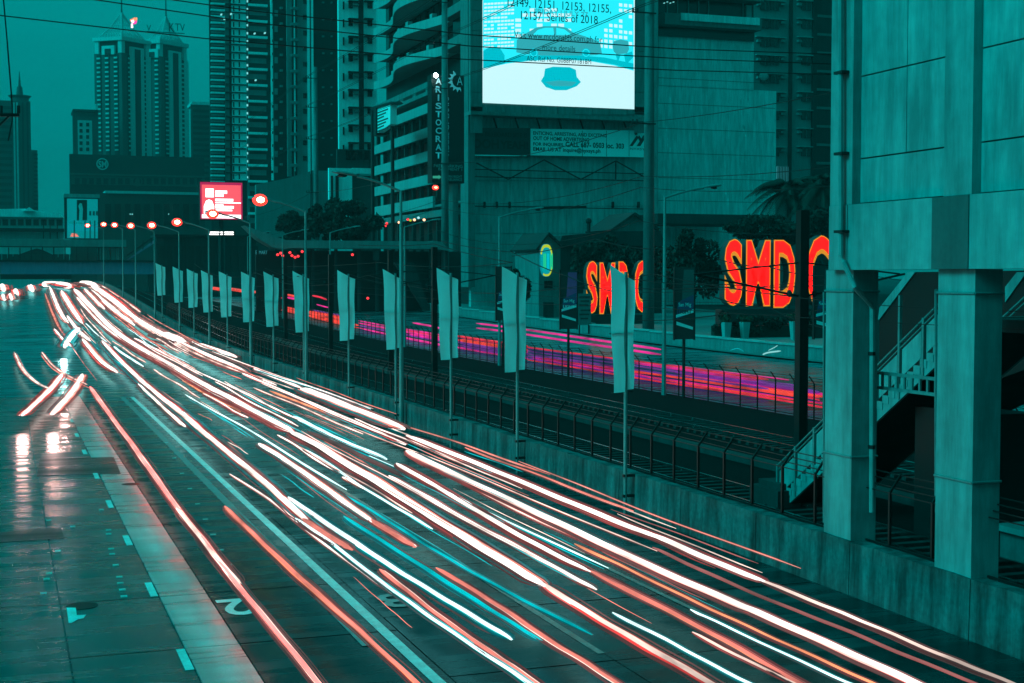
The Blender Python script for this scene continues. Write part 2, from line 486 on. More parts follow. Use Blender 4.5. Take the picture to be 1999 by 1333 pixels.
struct('far_road', sheet([37.4, 44, 52, 62], YS[:-4], .0), 'asphalt_far', 'dark far carriageway beyond the railway fence', 'road')
struct('far_pavement', sheet([62, 68, 76, 110], YS[:-4], .12), 'grey_concrete', 'grey pavement along the far carriageway', 'pavement')

# concrete and asphalt slabs, each with its own edges
S_EDGE = [-12.0, -8.6, -5.3, -2.0, 1.05, 3.12, 4.15, 7.25, 10.4, 13.6, 17.35]
SL = 4.6
rows = [13.2 + SL * k for k in range(16)]
slab_cache = {}
for i in range(len(S_EDGE) - 1):
    a, b = S_EDGE[i], S_EDGE[i + 1]
    mat = 'strip_wet' if i == 5 else ('concrete_wet' if i < 5 else 'asphalt_wet')
    w = b - a
    for k, y in enumerate(rows):
        key = (i, k % 3)
        if key not in slab_cache:
            gpx = .012 if i > 5 else .02
            mb = MB(); x0, x1 = gpx, w - gpx; y0, y1 = .025, SL - .025
            jog = [(random.uniform(-.03, .03)) for _ in range(4)]
            top = [(x0, y0 + jog[0] * .3, 0), (x1, y0 + jog[1] * .3, 0), (x1, y1 + jog[2] * .3, 0), (x0, y1 + jog[3] * .3, 0)]
            bot = [(p[0], p[1], -.05) for p in top]
            mb.hexa(bot, top)
            slab_cache[key] = mb.mesh('slab', mat)
        off = 0 if i < 7 else 1.1
        inst('slab', slab_cache[key], (a, y + off, .012 + random.uniform(-.004, .004)), road)
# patched asphalt rectangles and a manhole in the concrete lane
pm = MB()
def patch(pts, h=.021): return [(*onroad(x, y).xy, h) for x, y in pts]
MB().prism(patch([(78, 896), (222, 893), (236, 926), (72, 929)]), (0, 0, -.012)).build('asphalt_patch', 'patch_wet', road)
MB().prism(patch([(0, 1040), (118, 1030), (126, 1052), (0, 1060)]), (0, 0, -.012)).build('asphalt_patch', 'patch_wet', road)
def disc(c, r, h, n=18): return [(c[0] + r * math.cos(2 * math.pi * k / n), c[1] + r * math.sin(2 * math.pi * k / n), h) for k in range(n)]
for (px, py, r) in ((160, 1184, .33), (255, 946, .3)):
    MB().prism(disc(onroad(px, py), r, .020), (0, 0, -.008)).build('manhole_cover', 'black_metal', road)

# painted markings, 4 mm above the slabs
def strip(s0, s1, y0, y1, mat, name='lane_line', h=.024, n=1):
    mb = MB()
    for k in range(n):
        a, b = y0 + (y1 - y0) * k / n, y0 + (y1 - y0) * (k + 1) / n
        mb.box(s0, s1, a, b, h - .003, h)
    return mb.build(name, mat, road)
for (px, py) in ((150, 850), (165, 883), (188, 930), (214, 985), (249, 1056), (295, 1152), (361, 1289), (140, 822)):
    p = onroad(px, py); strip(p.x - .08, p.x + .08, p.y - .75, p.y + .75, 'paint_line', 'lane_dash')
strip(6.86, 7.08, 14, 85, 'paint_line')
strip(6.30, 6.55, 26, 85, 'worn_line')
strip(6.42, 6.66, 14, 21, 'worn_line')
strip(5.0, 5.05, 16, 40, 'worn_line')
strip(10.28, 10.42, 24, 90, 'worn_line')
strip(13.5, 13.62, 24, 90, 'worn_line')
strip(2.85, 2.95, 14, 18.5, 'worn_line')
strip(.55, 3.0, 19.2, 19.4, 'worn_line')
for s, px0, px1, py0, py1, m in (('2', 430, 493, 1173, 1206, 'paint_line'), ('3', 742, 798, 1163, 1190, 'worn_line')):
    a, b = onroad(px0, (py0 + py1) / 2), onroad(px1, (py0 + py1) / 2)
    y0, y1 = onroad(px0, py1).y, onroad(px0, py0).y
    text('lane_number', s, m, road, ((a.x + b.x) / 2, (y0 + y1) / 2, .026), b.x - a.x, y1 - y0, ux=(-1, 0, 0), uy=(0, -1, 0), offset=.02)
MB().prism(patch([(140, 1218), (152, 1211), (163, 1209), (168, 1202), (150, 1203), (148, 1188), (130, 1188), (134, 1218)], .025), (0, 0, -.003)).build('lane_number', 'paint_line', road)
# small raised studs catching the light
stud = MB().box(-.07, .07, -.05, .05, 0, .025).mesh('road_stud', 'paint_line')
for px, py in ((95, 1017), (142, 1029), (198, 996), (212, 1036), (212, 1044), (217, 1073), (219, 1083), (226, 1105), (233, 1128), (235, 1140), (239, 1153), (242, 1166), (96, 1121), (91, 1132), (113, 1077), (85, 1160)):
    p = onroad(px, py); inst('road_stud', stud, (p.x, p.y, .012), road)
for k in range(12):
    p = onroad(325 + 19 * k * .8, 865 + 30 * k); inst('road_stud', stud, (p.x, p.y, .012), road)

# ================================================================ concrete wall beside the railway
wall = thing('barrier_wall', 'long stained low concrete wall between the road and the railway', 'wall', (17.5, 26, 0))
WX0, WX1, WH = 17.5, 17.86, 1.17
PL = 4.15
for k in range(38):
    y0 = 14.35 + PL * k; y1 = y0 + PL - .03
    mb = MB(); n = 8
    top0, top1 = [], []
    for j in range(n + 1):
        y = y0 + (y1 - y0) * j / n; z = g(17.6, y)
        top0.append((WX0, y, z + WH + random.uniform(-.018, .012))); top1.append((WX1, y, z + WH + random.uniform(-.018, .012)))
    for j in range(n):
        ya, yb = top0[j][1], top0[j + 1][1]
        mb.hexa([(WX0 - .03, ya, g(17.6, ya) - .1), (WX1, ya, g(17.6, ya) - .1), (WX1, yb, g(17.6, yb) - .1), (WX0 - .03, yb, g(17.6, yb) - .1)],
                [top0[j], top1[j], top1[j + 1], top0[j + 1]])
    mb.build('wall_panel', 'wall_concrete', wall)
mb = MB()
ye = [14.35 + PL * 38 + 8 * k for k in range(24)]
for a, b in zip(ye, ye[1:]):
    mb.hexa([(WX0, a, g(17.6, a) - .1), (WX1, a, g(17.6, a) - .1), (WX1, b, g(17.6, b) - .1), (WX0, b, g(17.6, b) - .1)],
            [(WX0, a, g(17.6, a) + WH), (WX1, a, g(17.6, a) + WH), (WX1, b, g(17.6, b) + WH), (WX0, b, g(17.6, b) + WH)])
mb.build('far_wall', 'wall_concrete', wall)

# ================================================================ fences
def fence(name, label, X, y0, y1, step, base, H, mats, lean, wires, mesh_to=None, skip=None):
    t = thing(name, label, 'fence', (X, y0, g(X, y0)))
    pm = MB().box(-.03, .03, -.03, .03, -.05, H).bar((0, 0, H), (lean, 0, H + .38), .045).mesh('post', mats)
    n = int((y1 - y0) / step)
    for k in range(n + 1):
        y = y0 + step * k
        if skip and skip(y): continue
        inst('post', pm, (X, y, g(X, y) + base), t)
    ys = [y0 + (y1 - y0) * k / 60 for k in range(61)]
    for h, dx in wires:
        MB().tube([(X + dx, y, g(X, y) + base + h) for y in ys], .016 if h > .1 else .03, 4).build('rail_wire', mats, t)
    if mesh_to:
        mb = MB(); st = .14; r = .006
        for k in range(int((mesh_to - y0) / st)):
            y = y0 + k * st
            for sgn in (1, -1):
                ya, yb = y, y + sgn * H * .9
                za, zb = g(X, ya) + base + .08, g(X, yb) + base + H - .05
                mb.add([(X, ya - r, za), (X, ya + r, za), (X, yb + r, zb), (X, yb - r, zb), (X + .008, ya, za), (X + .008, yb, zb)],
                       [(0, 1, 2, 3), (1, 4, 5, 2), (4, 0, 3, 5)])
        o = mb.build('chain_link', mats, t); o['kind'] = 'stuff'
    return t
fence('barbed_fence', 'dark post and barbed wire fence standing on the concrete wall', 17.98, 15.5, 170, 1.5, WH - .02, 1.2, 'black_metal', .28,
      [(.02, 0), (1.18, 0), (1.3, .1), (1.42, .2), (1.55, .27)])
fence('railway_fence', 'dark chain link fence with bent posts beyond the tracks', 37.3, 40, 235, 1.85, .05, 1.72, 'black_metal', -.3,
      [(.06, 0), (.9, 0), (1.7, 0), (1.85, -.1), (2.0, -.22)], mesh_to=120)

# ================================================================ railway tracks
sl = MB().box(-1.25, 1.25, -.12, .12, -.02, .12).mesh('sleeper', 'sleeper')
for X, lab in ((21.7, 'railway track nearest the concrete wall, shiny rails on sleepers'), (30.2, 'railway track nearest the chain link fence, shiny rails on sleepers')):
    t = thing('railway_track', lab, 'track', (X, 20, 0), 'railway tracks')
    ys = [12 + 6 * k for k in range(50)]
    for dx in (-.72, .72):
        mb = MB()
        for a, b in zip(ys, ys[1:]):
            za, zb = g(X, a) + .13, g(X, b) + .13
            mb.hexa([(X + dx - .04, a, za), (X + dx + .04, a, za), (X + dx + .04, a, za + .16), (X + dx - .04, a, za + .16)],
                    [(X + dx - .04, b, zb), (X + dx + .04, b, zb), (X + dx + .04, b, zb + .16), (X + dx - .04, b, zb + .16)])
        mb.build('rail', 'steel_rail', t)
    for k in range(120):
        y = 20 + .68 * k; inst('sleeper', sl, (X, y, g(X, y) + .02), t)
for k, (X, y0, y1) in enumerate(((19.4, 14, 150), (26.2, 14, 150))):
    t = thing('cable_trough', ('low concrete cable trough running beside the wall fence', 'low concrete cable trough running between the two tracks')[k], 'trough', (X, 30, 0))
    mb = MB(); ys = [y0 + (y1 - y0) * j / 30 for j in range(31)]
    for a, b in zip(ys, ys[1:]):
        mb.hexa([(X - .25, a, g(X, a)), (X + .25, a, g(X, a)), (X + .25, a, g(X, a) + .28), (X - .25, a, g(X, a) + .28)],
                [(X - .25, b, g(X, b)), (X + .25, b, g(X, b)), (X + .25, b, g(X, b) + .28), (X - .25, b, g(X, b) + .28)])
    mb.build('trough_body', 'dark_concrete', t)
# low wall along the far pavement
t = thing('far_low_wall', 'pale low wall along the far side of the far carriageway', 'wall', (63.5, 90, 0))
for k in range(26):
    y = 62 + 8 * k
    MB().box(63.2, 63.7, y, y + 7.96, g(63, y + 4) + .1, g(63, y + 4) + 1.15).build('wall_block', 'grey_concrete', t)
    MB().box(63.05, 63.85, y, y + 7.96, g(63, y + 4) + 1.153, g(63, y + 4) + 1.3).build('coping', 'pale_concrete', t)

# ================================================================ station building over the tracks
st = thing('station_building', 'pale concrete elevated station corner on square columns at the right', 'building', (19, 24, 0))
c1, c2 = (s_at(1666, 17.58), s_at(1613, 17.58)), (s_at(1904, 17.58), s_at(1832, 17.58))
ZB, ZT, ZU = 7.15, 8.57, 15.5
cols = [c1, c2, (c2[0] - 4.15, c2[1] - 4.15)]
for (a, b) in cols:
    c = MB().box(17.58, 18.22, a, b, -.05, ZB - .005).build('column', 'station_paint', st)
    for z in (6.68, 3.02):
        MB().tube([(17.56, a - .02, z), (17.56, b + .02, z + .0)], .025, 6).tube([(17.56, a - .02, z), (18.24, a - .02, z)], .025, 6).build('strap', 'galvanised', c)
YE = s_at(1617, 17.40)
Y0 = -8.0
# beam: pale spans with dark painted blocks at the columns
edges = [Y0, c2[0], c2[1], c1[0], YE]
for k, (a, b) in enumerate(zip(edges, edges[1:])):
    blk = k in (1, 3)
    m = 'station_paint'
    if k == 1: m = 'station_dark_paint'
    MB().box(17.42 if not blk else 17.40, 18.3, a + .004, b - .004, ZB, ZT).build('beam_block' if blk else 'beam', m, st)
MB().box(18.31, 36, Y0, YE - .1, ZB + .12, ZT - .1).build('concourse_slab', 'dark_concrete', st)
MB().box(24, 36, Y0, 17.5, 0, ZB + .1).build('machine_room', 'dark_concrete', st)
MB().box(18.25, 36, Y0, YE - .3, ZT, 15.4).build('upper_hall', 'dark_concrete', st)
# upper storey: pilasters and separate cladding panels
def pil(a, b, x0=17.42): return MB().box(x0, 18.2, a, b, ZT + .004, ZU).build('pilaster', 'station_paint', st)
p1 = (s_at(1664, 17.45), s_at(1621, 17.45)); pil(*p1)
p2 = (s_at(1897, 17.45), s_at(1842, 17.45)); pil(*p2)
p3 = (p2[0] - 4.15, p2[1] - 4.15); pil(*p3)
MB().box(17.86, 18.2, Y0, p1[1] - .03, ZT + .004, ZU).build('backing_wall', 'dark_concrete', st)
zj = [ZT + .01, 9.55, 11.33, 13.11, 14.9]
for (a, b) in ((p2[1], p1[0]), (p3[1], p2[0]), (Y0, p3[0])):
    mid = s_at(1766, 17.62) if a > 22 else (a + b) / 2
    for z0, z1 in zip(zj, zj[1:]):
        segs = ((a, mid), (mid, b)) if z0 > 9 else ((a, b),)
        for (u, v) in segs:
            MB().box(17.62, 17.855, u + .012, v - .012, z0 + .028, z1 - .004).build('wall_panel', 'station_panel', st)
MB().box(17.3, 18.2, Y0, YE + .02, ZU + .003, ZU + .5).build('parapet', 'station_paint', st)
dp = thing('drain_pipe', 'pale drain pipe running down the station corner to the left column', 'pipe', (17.3, 28, 0))
pp = [atX(1641, -90, 17.3), atX(1641, 498, 17.3), atX(1647, 512, 17.3), atX(1668, 560, 17.42), atX(1698, 592, 17.9), atX(1703, 604, 18.0), atX(1702, 1000, 18.0)]
MB().tube(pp, .062, 8).build('pipe', 'station_paint', dp)
for y in (142, 300, 452):
    q = atX(1645, y, 17.36); MB().box(q.x - .14, q.x + .05, q.y - .18, q.y + .14, q.z - .03, q.z + .03).build('bracket', 'dark_metal', dp)
for y in (690, 872):
    q = atX(1702, y, 18.0); MB().tube([(q.x, q.y, q.z - .04), (q.x, q.y, q.z + .04)], .085, 8).build('bracket', 'dark_metal', dp)
# cable ladder between the columns
cl = thing('cable_ladder', 'pale ladder shaped cable tray between the two station columns', 'cable tray', (18.5, 26, 4.5))
ya, yb = s_at(1836, 18.45), s_at(1676, 18.45)
for z in (4.52, 4.85): MB().bar((18.45, ya, z), (18.45, yb, z), .06, .07).build('side_rail', 'galvanised', cl)
for k in range(11):
    y = ya + (yb - ya) * (k + .4) / 11; MB().box(18.43, 18.47, y - .03, y + .03, 4.55, 4.82).build('rung', 'galvanised', cl)
MB().box(18.42, 18.48, yb - .02, yb + .06, 4.35, 5.05).build('end_plate', 'galvanised', cl)
vp = thing('conduit', 'thin upright conduit against the right station column', 'pipe', (18.4, 25, 0))
MB().tube([atX(1827, 565, 18.1), atX(1827, 1000, 18.1)], .03, 6).build('tube', 'galvanised', vp)
MB().tube([atX(1827, 566, 18.1), atX(1836, 572, 18.1)], .03, 6).build('bend', 'galvanised', vp)
vp = thing('conduit', 'thin upright conduit left of the left station column', 'pipe', (17.9, 28, 0))
MB().tube([atX(1608, 570, 18.0), atX(1608, 1020, 18.0)], .022, 6).build('tube', 'galvanised', vp)

# staircase behind the columns, climbing towards the camera
sc_ = thing('station_staircase', 'pale steel staircase with panelled rails behind the station columns', 'staircase', (22, 33, 0))
SX0, SX1 = 22.0, 24.4
A = Vector((0, 37.6, -.05)); B = Vector((0, 28.4, 5.9))
def sp(t, dz=0, x=SX0): return Vector((x, A.y + (B.y - A.y) * t, A.z + (B.z - A.z) * t + dz))
for x in (SX0, SX1):
    MB().prism([sp(0, -.15, x), sp(1, -.15, x), sp(1, .22, x), sp(0, .22, x)], (.08, 0, 0)).build('stringer', 'station_paint', sc_)
    MB().tube([sp(0, 1.35, x), sp(1, 1.35, x)], .035, 6).build('handrail', 'galvanised', sc_)
    MB().tube([sp(0, 1.2, x), sp(1, 1.2, x)], .025, 6).build('handrail', 'galvanised', sc_)
MB().prism([sp(0, -.16, SX0 + .09), sp(1, -.16, SX0 + .09), sp(1, -.10, SX0 + .09), sp(0, -.10, SX0 + .09)], (SX1 - SX0 - .1, 0, 0)).build('soffit', 'black_metal', sc_)  # plate added in black, shade under the steps put into its colour
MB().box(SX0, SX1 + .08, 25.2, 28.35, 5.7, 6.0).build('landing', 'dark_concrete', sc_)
MB().box(SX0 + .6, SX1 - .3, 28.9, 31.6, .05, 3.6).build('under_stair_shade', 'black_metal', sc_)  # black box added for the darkness below the stairs
NS = 34
for k in range(NS):
    t0 = (k + .5) / NS; p = sp(t0)
    MB().box(SX0 + .083, SX1 - .003, p.y - .17, p.y + .17, p.z + .16, p.z + .21).build('step', 'grey_concrete', sc_)
    MB().box(SX0 - .02, SX0 - .004, p.y - .14, p.y + .14, p.z + .1, p.z + .32).build('step_end', 'station_paint', sc_)
for k in range(9):
    a, b = k / 9 + .012, (k + 1) / 9 - .012
    MB().prism([sp(a, .42), sp(b, .42), sp(b, 1.12), sp(a, 1.12)], (.03, 0, 0)).build('rail_panel', 'station_panel', sc_)
    q = sp(k / 9); MB().box(SX0 - .04, SX0 + .04, q.y - .04, q.y + .04, q.z - .1, q.z + (2.6 if k in (5, 6) else 1.38)).build('rail_post', 'galvanised', sc_)
eh = thing('upper_flight', 'upper flight behind the staircase, its shaded underside a black block', 'stair_flight', (28, 33, 0))
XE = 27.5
MB().prism([atX(x, y, XE) for x, y in ((1713, 628), (1778, 531), (2060, 527), (2060, 700), (1960, 736), (1834, 800), (1713, 865))], (3.0, 0, 0)).build('shade_block', 'black_metal', eh)  # black solid added where the space under the flight is only shade
MB().prism([atX(x, y, XE - .05) for x, y in ((1713, 628), (1717, 600), (1772, 531), (1786, 531))], (.3, 0, 0)).build('stringer', 'station_paint', eh)
MB().prism([atX(x, y, XE - .05) for x, y in ((1962, 590), (1962, 560), (1985, 531), (2004, 531))], (.3, 0, 0)).build('stringer', 'station_paint', eh)
# low concrete plinth and junk on the track side below the stairs
pl = thing('stair_plinth', 'dark concrete plinth at the foot of the station staircase', 'plinth', (22.8, 38, 0))
MB().box(21.6, 24.8, 36.9, 38.6, .02, .62).box(21.8, 24.6, 37.1, 38.4, .62, .8).build('block', 'dark_concrete', pl)
pl = thing('platform_edge', 'pale broken concrete ledge seen between the station columns', 'ledge', (24, 27, 0))
MB().box(23.2, 26.4, 25.8, 31.5, .02, .75).build('ledge', 'grey_concrete', pl)
MB().box(23.0, 26.6, 25.6, 31.7, .753, .9).build('cap', 'pale_concrete', pl)
# ================================================================ street lamps on the wall side (arms over the near road)
def lamp_post(name, label, group, X, Y, H, arm, side, lit, base=0.0, thin=.085, cap='galvanised'):
    z0 = g(X, Y) + base
    t = thing(name, label, 'street lamp', (X, Y, z0), group)
    top = z0 + H - .75
    MB().tube([(X, Y, z0 - .1), (X, Y, z0 + 3), (X, Y, top - .6), (X, Y, top)], [thin * 1.45, thin * 1.2, thin * .8, thin * .75], 8).build('pole', 'galvanised', t)
    pts = []
    for k in range(7):
        a = k / 6; pts.append((X + side * arm * (a ** 1.35) * .82, Y, top - .05 + .75 * math.sin(a * math.pi / 2) ** 1.0 * (.35 + .5 * a)))
    MB().tube(pts, thin * .62, 6).build('arm', 'galvanised', t)
    e = Vector(pts[-1]); ux = side
    hd = MB()
    prof = [(0, .06, .05), (.2, .13, .09), (.6, .20, .12), (.98, .17, .10), (1.16, .05, .05)]
    rings = []
    for (d, w, h) in prof:
        c = e + Vector((ux * d, 0, .05 + d * .12))
        rings.append([c + Vector((0, w * math.cos(q), h * math.sin(q) * (1.0 if math.sin(q) > 0 else .55))) for q in [2 * math.pi * j / 8 for j in range(8)]])
    for r0, r1 in zip(rings, rings[1:]):
        hd.add(r0 + r1, [(j, (j + 1) % 8, 8 + (j + 1) % 8, 8 + j) for j in range(8)])
    hd.add(rings[0], [tuple(range(8))]); hd.add(rings[-1], [tuple(range(7, -1, -1))])
    hd.smooth = True
    h = hd.build('lamp_head', cap, t)
    c = e + Vector((ux * .68, 0, .03))
    if lit:
        MB().ball(c, .46, .26, .36, 12, 8).build('lamp_bowl', 'e_lampred', h)  # bowl oversized and glowing, the lamp's red halo put into its shape
        MB().ball(c + Vector((0, -.22, .0)), .23, .10, .17, 10, 6).build('lamp_bulb', 'e_lampcore', h)
    else:
        MB().ball(c, .24, .12, .08, 8, 5).build('lamp_bowl', 'glass_dark', h)
    return t
near = [(783, False), (597, True), (489, True), (408, True), (350, True), (302, True), (265, True), (240, True), (203, True)]
for k, (px, lit) in enumerate(near):
    Y = s_at(px, 17.25)
    lab = ('unlit grey street lamp rising from the wall, nearest of its row' if k == 0 else
           'lit red street lamp on the wall, %s in the row from the camera' % ORD[k])
    lamp_post('street_lamp', lab, 'street lamps along the wall', 17.25, Y, 11.7, 2.5, -1, lit)
far = [(1297, 'beside the dark bushes'), (975, 'left of the gabled house'), (790, 'in front of the parking block'), (645, 'in front of the dark tree'), (552, 'behind the lit lamp'), (484, 'beside the red screen')]
for k, (px, where) in enumerate(far):
    Y = s_at(px, 36.6)
    lamp_post('street_lamp', 'unlit grey street lamp by the far fence, %s' % where, 'street lamps along the far fence', 36.6, Y, 12.4, 3.1, 1, False, thin=.10)

# ================================================================ banner poles along the wall
bpx = [1222, 1010, 880, 772, 680, 592, 533, 487, 443, 407, 378, 350, 316]
al = R_(28)
for k, px in enumerate(bpx):
    X = 17.2; Y = s_at(px, X); z0 = g(X, Y)
    t = thing('banner_pole', 'pair of pale blank banners on a wall pole, %s from the station' % ORD[k], 'banner', (X, Y, z0), 'banner poles along the wall')
    MB().tube([(X, Y, z0 - .1), (X, Y, z0 + 7.15)], .055, 8).build('pole', 'galvanised', t)
    wob = random.uniform(-.06, .06)
    d = Vector((math.cos(al + wob), math.sin(al + wob), 0))
    nrm = Vector((d.y, -d.x, 0))
    for (u0, u1, ub, zt0, zt1, zb) in ((-.05, -.80, -.60, 7.05, 7.36, 3.62), (.05, .46, .40, 7.0, 6.88, 3.68)):
        mb = MB(); n, m = 3, 8
        for j in range(m + 1):
            v = j / m
            for i in range(n + 1):
                a = i / n
                ue = u1 + (ub - u1) * v; u = u0 + (ue - u0) * a
                zt = zt0 + (zt1 - zt0) * a; z = zt + (zb - zt) * v
                bulge = .05 * math.sin(v * math.pi * 2.2 + k) * math.sin(a * math.pi) + .03 * math.sin(v * 9 + k * 2)
                p = Vector((X, Y, z0 + z)) + d * u + nrm * bulge
                mb.v.append(tuple(p)); 
        for j in range(m):
            for i in range(n):
                q = j * (n + 1) + i
                mb.f.append((q, q + 1, q + n + 2, q + n + 1))
        mb.smooth = True
        b = mb.build('banner', 'thin_cloth', t)
    for z, w0, w1 in ((7.02, -.45, .42), (5.35, -.70, .46), (3.6, -.60, .42)):
        q = Vector((X, Y, z0 + z)) - nrm * .07
        MB().bar(q + d * w0, q + d * w1, .035).build('crossbar', 'dark_metal', t)
    for z in (2.0, .8):
        MB().box(X - .08, X + .3, Y - .05, Y + .05, z0 + z * .5 + .1, z0 + z * .5 + .18).build('bracket', 'dark_metal', t)

# ================================================================ dark masts of the railway
for k, (px, H) in enumerate(((1566, 9.3), (848, 8.9), (762, 8.9), (645, 8.8), (557, 8.6))):
    X = 26.2; Y = s_at(px, X); z0 = g(X, Y)
    t = thing('catenary_mast', 'black railway mast between the tracks, %s from the station' % ORD[k], 'mast', (X, Y, z0), 'railway masts')
    MB().box(X - .17, X + .17, Y - .17, Y + .17, z0 - .05, z0 + H).build('mast', 'black_metal', t)
    MB().box(X - .3, X + .3, Y - .3, Y + .3, z0, z0 + .5).build('footing', 'dark_concrete', t)
    for s in (-1, 1):
        MB().tube([(X, Y, z0 + 6.3), (X + s * 4.2, Y, z0 + 7.1)], .04, 6).tube([(X, Y, z0 + 7.5), (X + s * 4.0, Y, z0 + 7.1)], .03, 6).build('cantilever', 'dark_metal', t)
        MB().ball((X + s * .5, Y, z0 + 6.42), .1, .1, .14).build('insulator', 'darker', t)
def wirerun(label, pts, r=.018, sag=0.0, n=10, group=None):
    P = []
    for a, b in zip(pts, pts[1:]):
        a, b = Vector(a), Vector(b)
        for k in range(n):
            u = k / n; q = a.lerp(b, u); q.z -= sag * 4 * u * (1 - u); P.append(q)
    P.append(Vector(pts[-1]))
    return tag(MB().tube(P, r, 4).build('overhead_wire', 'wire', None, P[0]), label, 'wire', group)
for X, lab in ((21.8, 'railway contact wire above the track nearest the wall'), (30.4, 'railway contact wire above the track nearest the chain link fence')):
    wirerun(lab, [(X, y, g(X, y) + 5.9) for y in (10, 46, 88, 130, 175)], .014, .1)
    wirerun(lab.replace('contact', 'carrier'), [(X, y, g(X, y) + 7.1) for y in (10, 46, 88, 130, 175)], .016, .9)

# ================================================================ tall utility poles beyond the tracks
pole_spots = [(1266, 54, 'rising past the big lit billboard'), (869, 54, 'in front of the lamp shop sign'), (618, 51, 'beside the dark condominium')]
PY = []
for px, H, where in pole_spots:
    X = 66.0; Y = s_at(px, X); z0 = g(X, Y); PY.append(Y)
    t = thing('utility_pole', 'tall pale concrete utility pole %s' % where, 'utility pole', (X, Y, z0), 'tall utility poles')
    m = MB().tube([(X, Y, z0 - .1), (X, Y, z0 + H)], [.66, .42], 12); m.smooth = True
    m.build('pole', 'pole_concrete', t)
    for z in (23.2, 35.0, 42.0, 48.4):
        MB().box(X - 2.3, X + .5, Y - .62, Y - .46, z0 + z - .06, z0 + z + .08).build('crossarm', 'dark_metal', t)
        for dx in (-2.2, -1.7):
            MB().tube([(X + dx, Y - .54, z0 + z + .06), (X + dx, Y - .54, z0 + z + .45)], .1, 6).build('insulator', 'darker', t)
i = 0
ends = [(60, 0), (PY[0], 0), (PY[1], 0), (PY[2], 0), (420, 0)]
for z in (35.4, 42.4, 48.8):
    for dx in (-2.2, -1.7):
        wirerun('power line slanting across the big billboard, %s from the bottom' % ORD[i], [(66 + dx, y - .5, g(66, y) + z) for y, _ in ends], .04, .4); i += 1
for i, z in enumerate((23.4, 17.6, 16.4, 12.8)):
    wirerun('sagging cable strung between the tall utility poles, %s from the top' % ORD[i], [(65.3 - .15 * i, y, g(66, y) + z) for y, _ in ends], .045, 1.2 + .4 * i)
for i, (pts, X) in enumerate((([(860, 470), (1000, 492), (1110, 540), (1215, 572)], 33), ([(1000, 500), (1160, 466), (1270, 486)], 36),
                              ([(1180, 560), (1420, 560), (1610, 580)], 35), ([(1240, 545), (1420, 555), (1610, 556)], 35), ([(1245, 625), (1420, 612), (1610, 604)], 34),
                              ([(1390, 578), (1500, 600), (1610, 640)], 33), ([(1400, 505), (1500, 520), (1610, 538)], 36), ([(700, 478), (848, 476), (1000, 512)], 30),
                              ([(560, 520), (740, 512), (860, 520), (1000, 512)], 34))):
    wirerun('slack dark cable crossing in front of the red letters and house, %s of the tangle' % ORD[i], [atX(x, y, X) for x, y in pts], .035, .12)
# three long cables across the top of the view
YW = 46
for i, pts in enumerate((((-60, 20), (0, 30), (200, 53), (400, 75), (800, 110), (1320, 137), (1660, 146)), ((100, -14), (190, 0), (500, 45), (920, 90), (1320, 114), (1660, 126)),
                         ((250, -14), (340, 0), (500, 22), (920, 68), (1320, 95), (1660, 107)))):
    wirerun('long black cable across the upper sky, %s from the top' % ('lowest', 'middle', 'highest')[i], [atY(x, y, YW) for x, y in pts], .022, 0, 4)
lp = thing('roadside_pole', 'dark utility pole crossarm poking in at the left edge', 'utility pole', atY(-30, 540, 42))
q = atY(-30, 540, 42)
MB().tube([(q.x, 42, -.05), (q.x, 42, 14.5)], [.2, .13], 10).build('pole', 'pole_concrete', lp)
MB().prism([atY(x, y, 41.8) for x, y in ((-60, 221), (38, 221), (38, 227), (-60, 227))], (0, .12, 0)).build('crossarm', 'black_metal', lp)
MB().prism([atY(x, y, 41.8) for x, y in ((-30, 268), (14, 227), (19, 227), (-26, 272))], (0, .1, 0)).build('brace', 'black_metal', lp)
for x in (2, 36):
    a, b = atY(x, 221, 41.85), atY(x, 206, 41.85)
    MB().tube([a, b], .05, 6).build('insulator', 'black_metal', lp)
wirerun('black service wire dropping from the top left to the crossarm', [atY(6, -10, 41), atY(14, 80, 41), atY(22, 180, 41.5), atY(24, 208, 41.8), atY(24, 235, 41.8), atY(16, 275, 41.8)], .025, 0, 3)

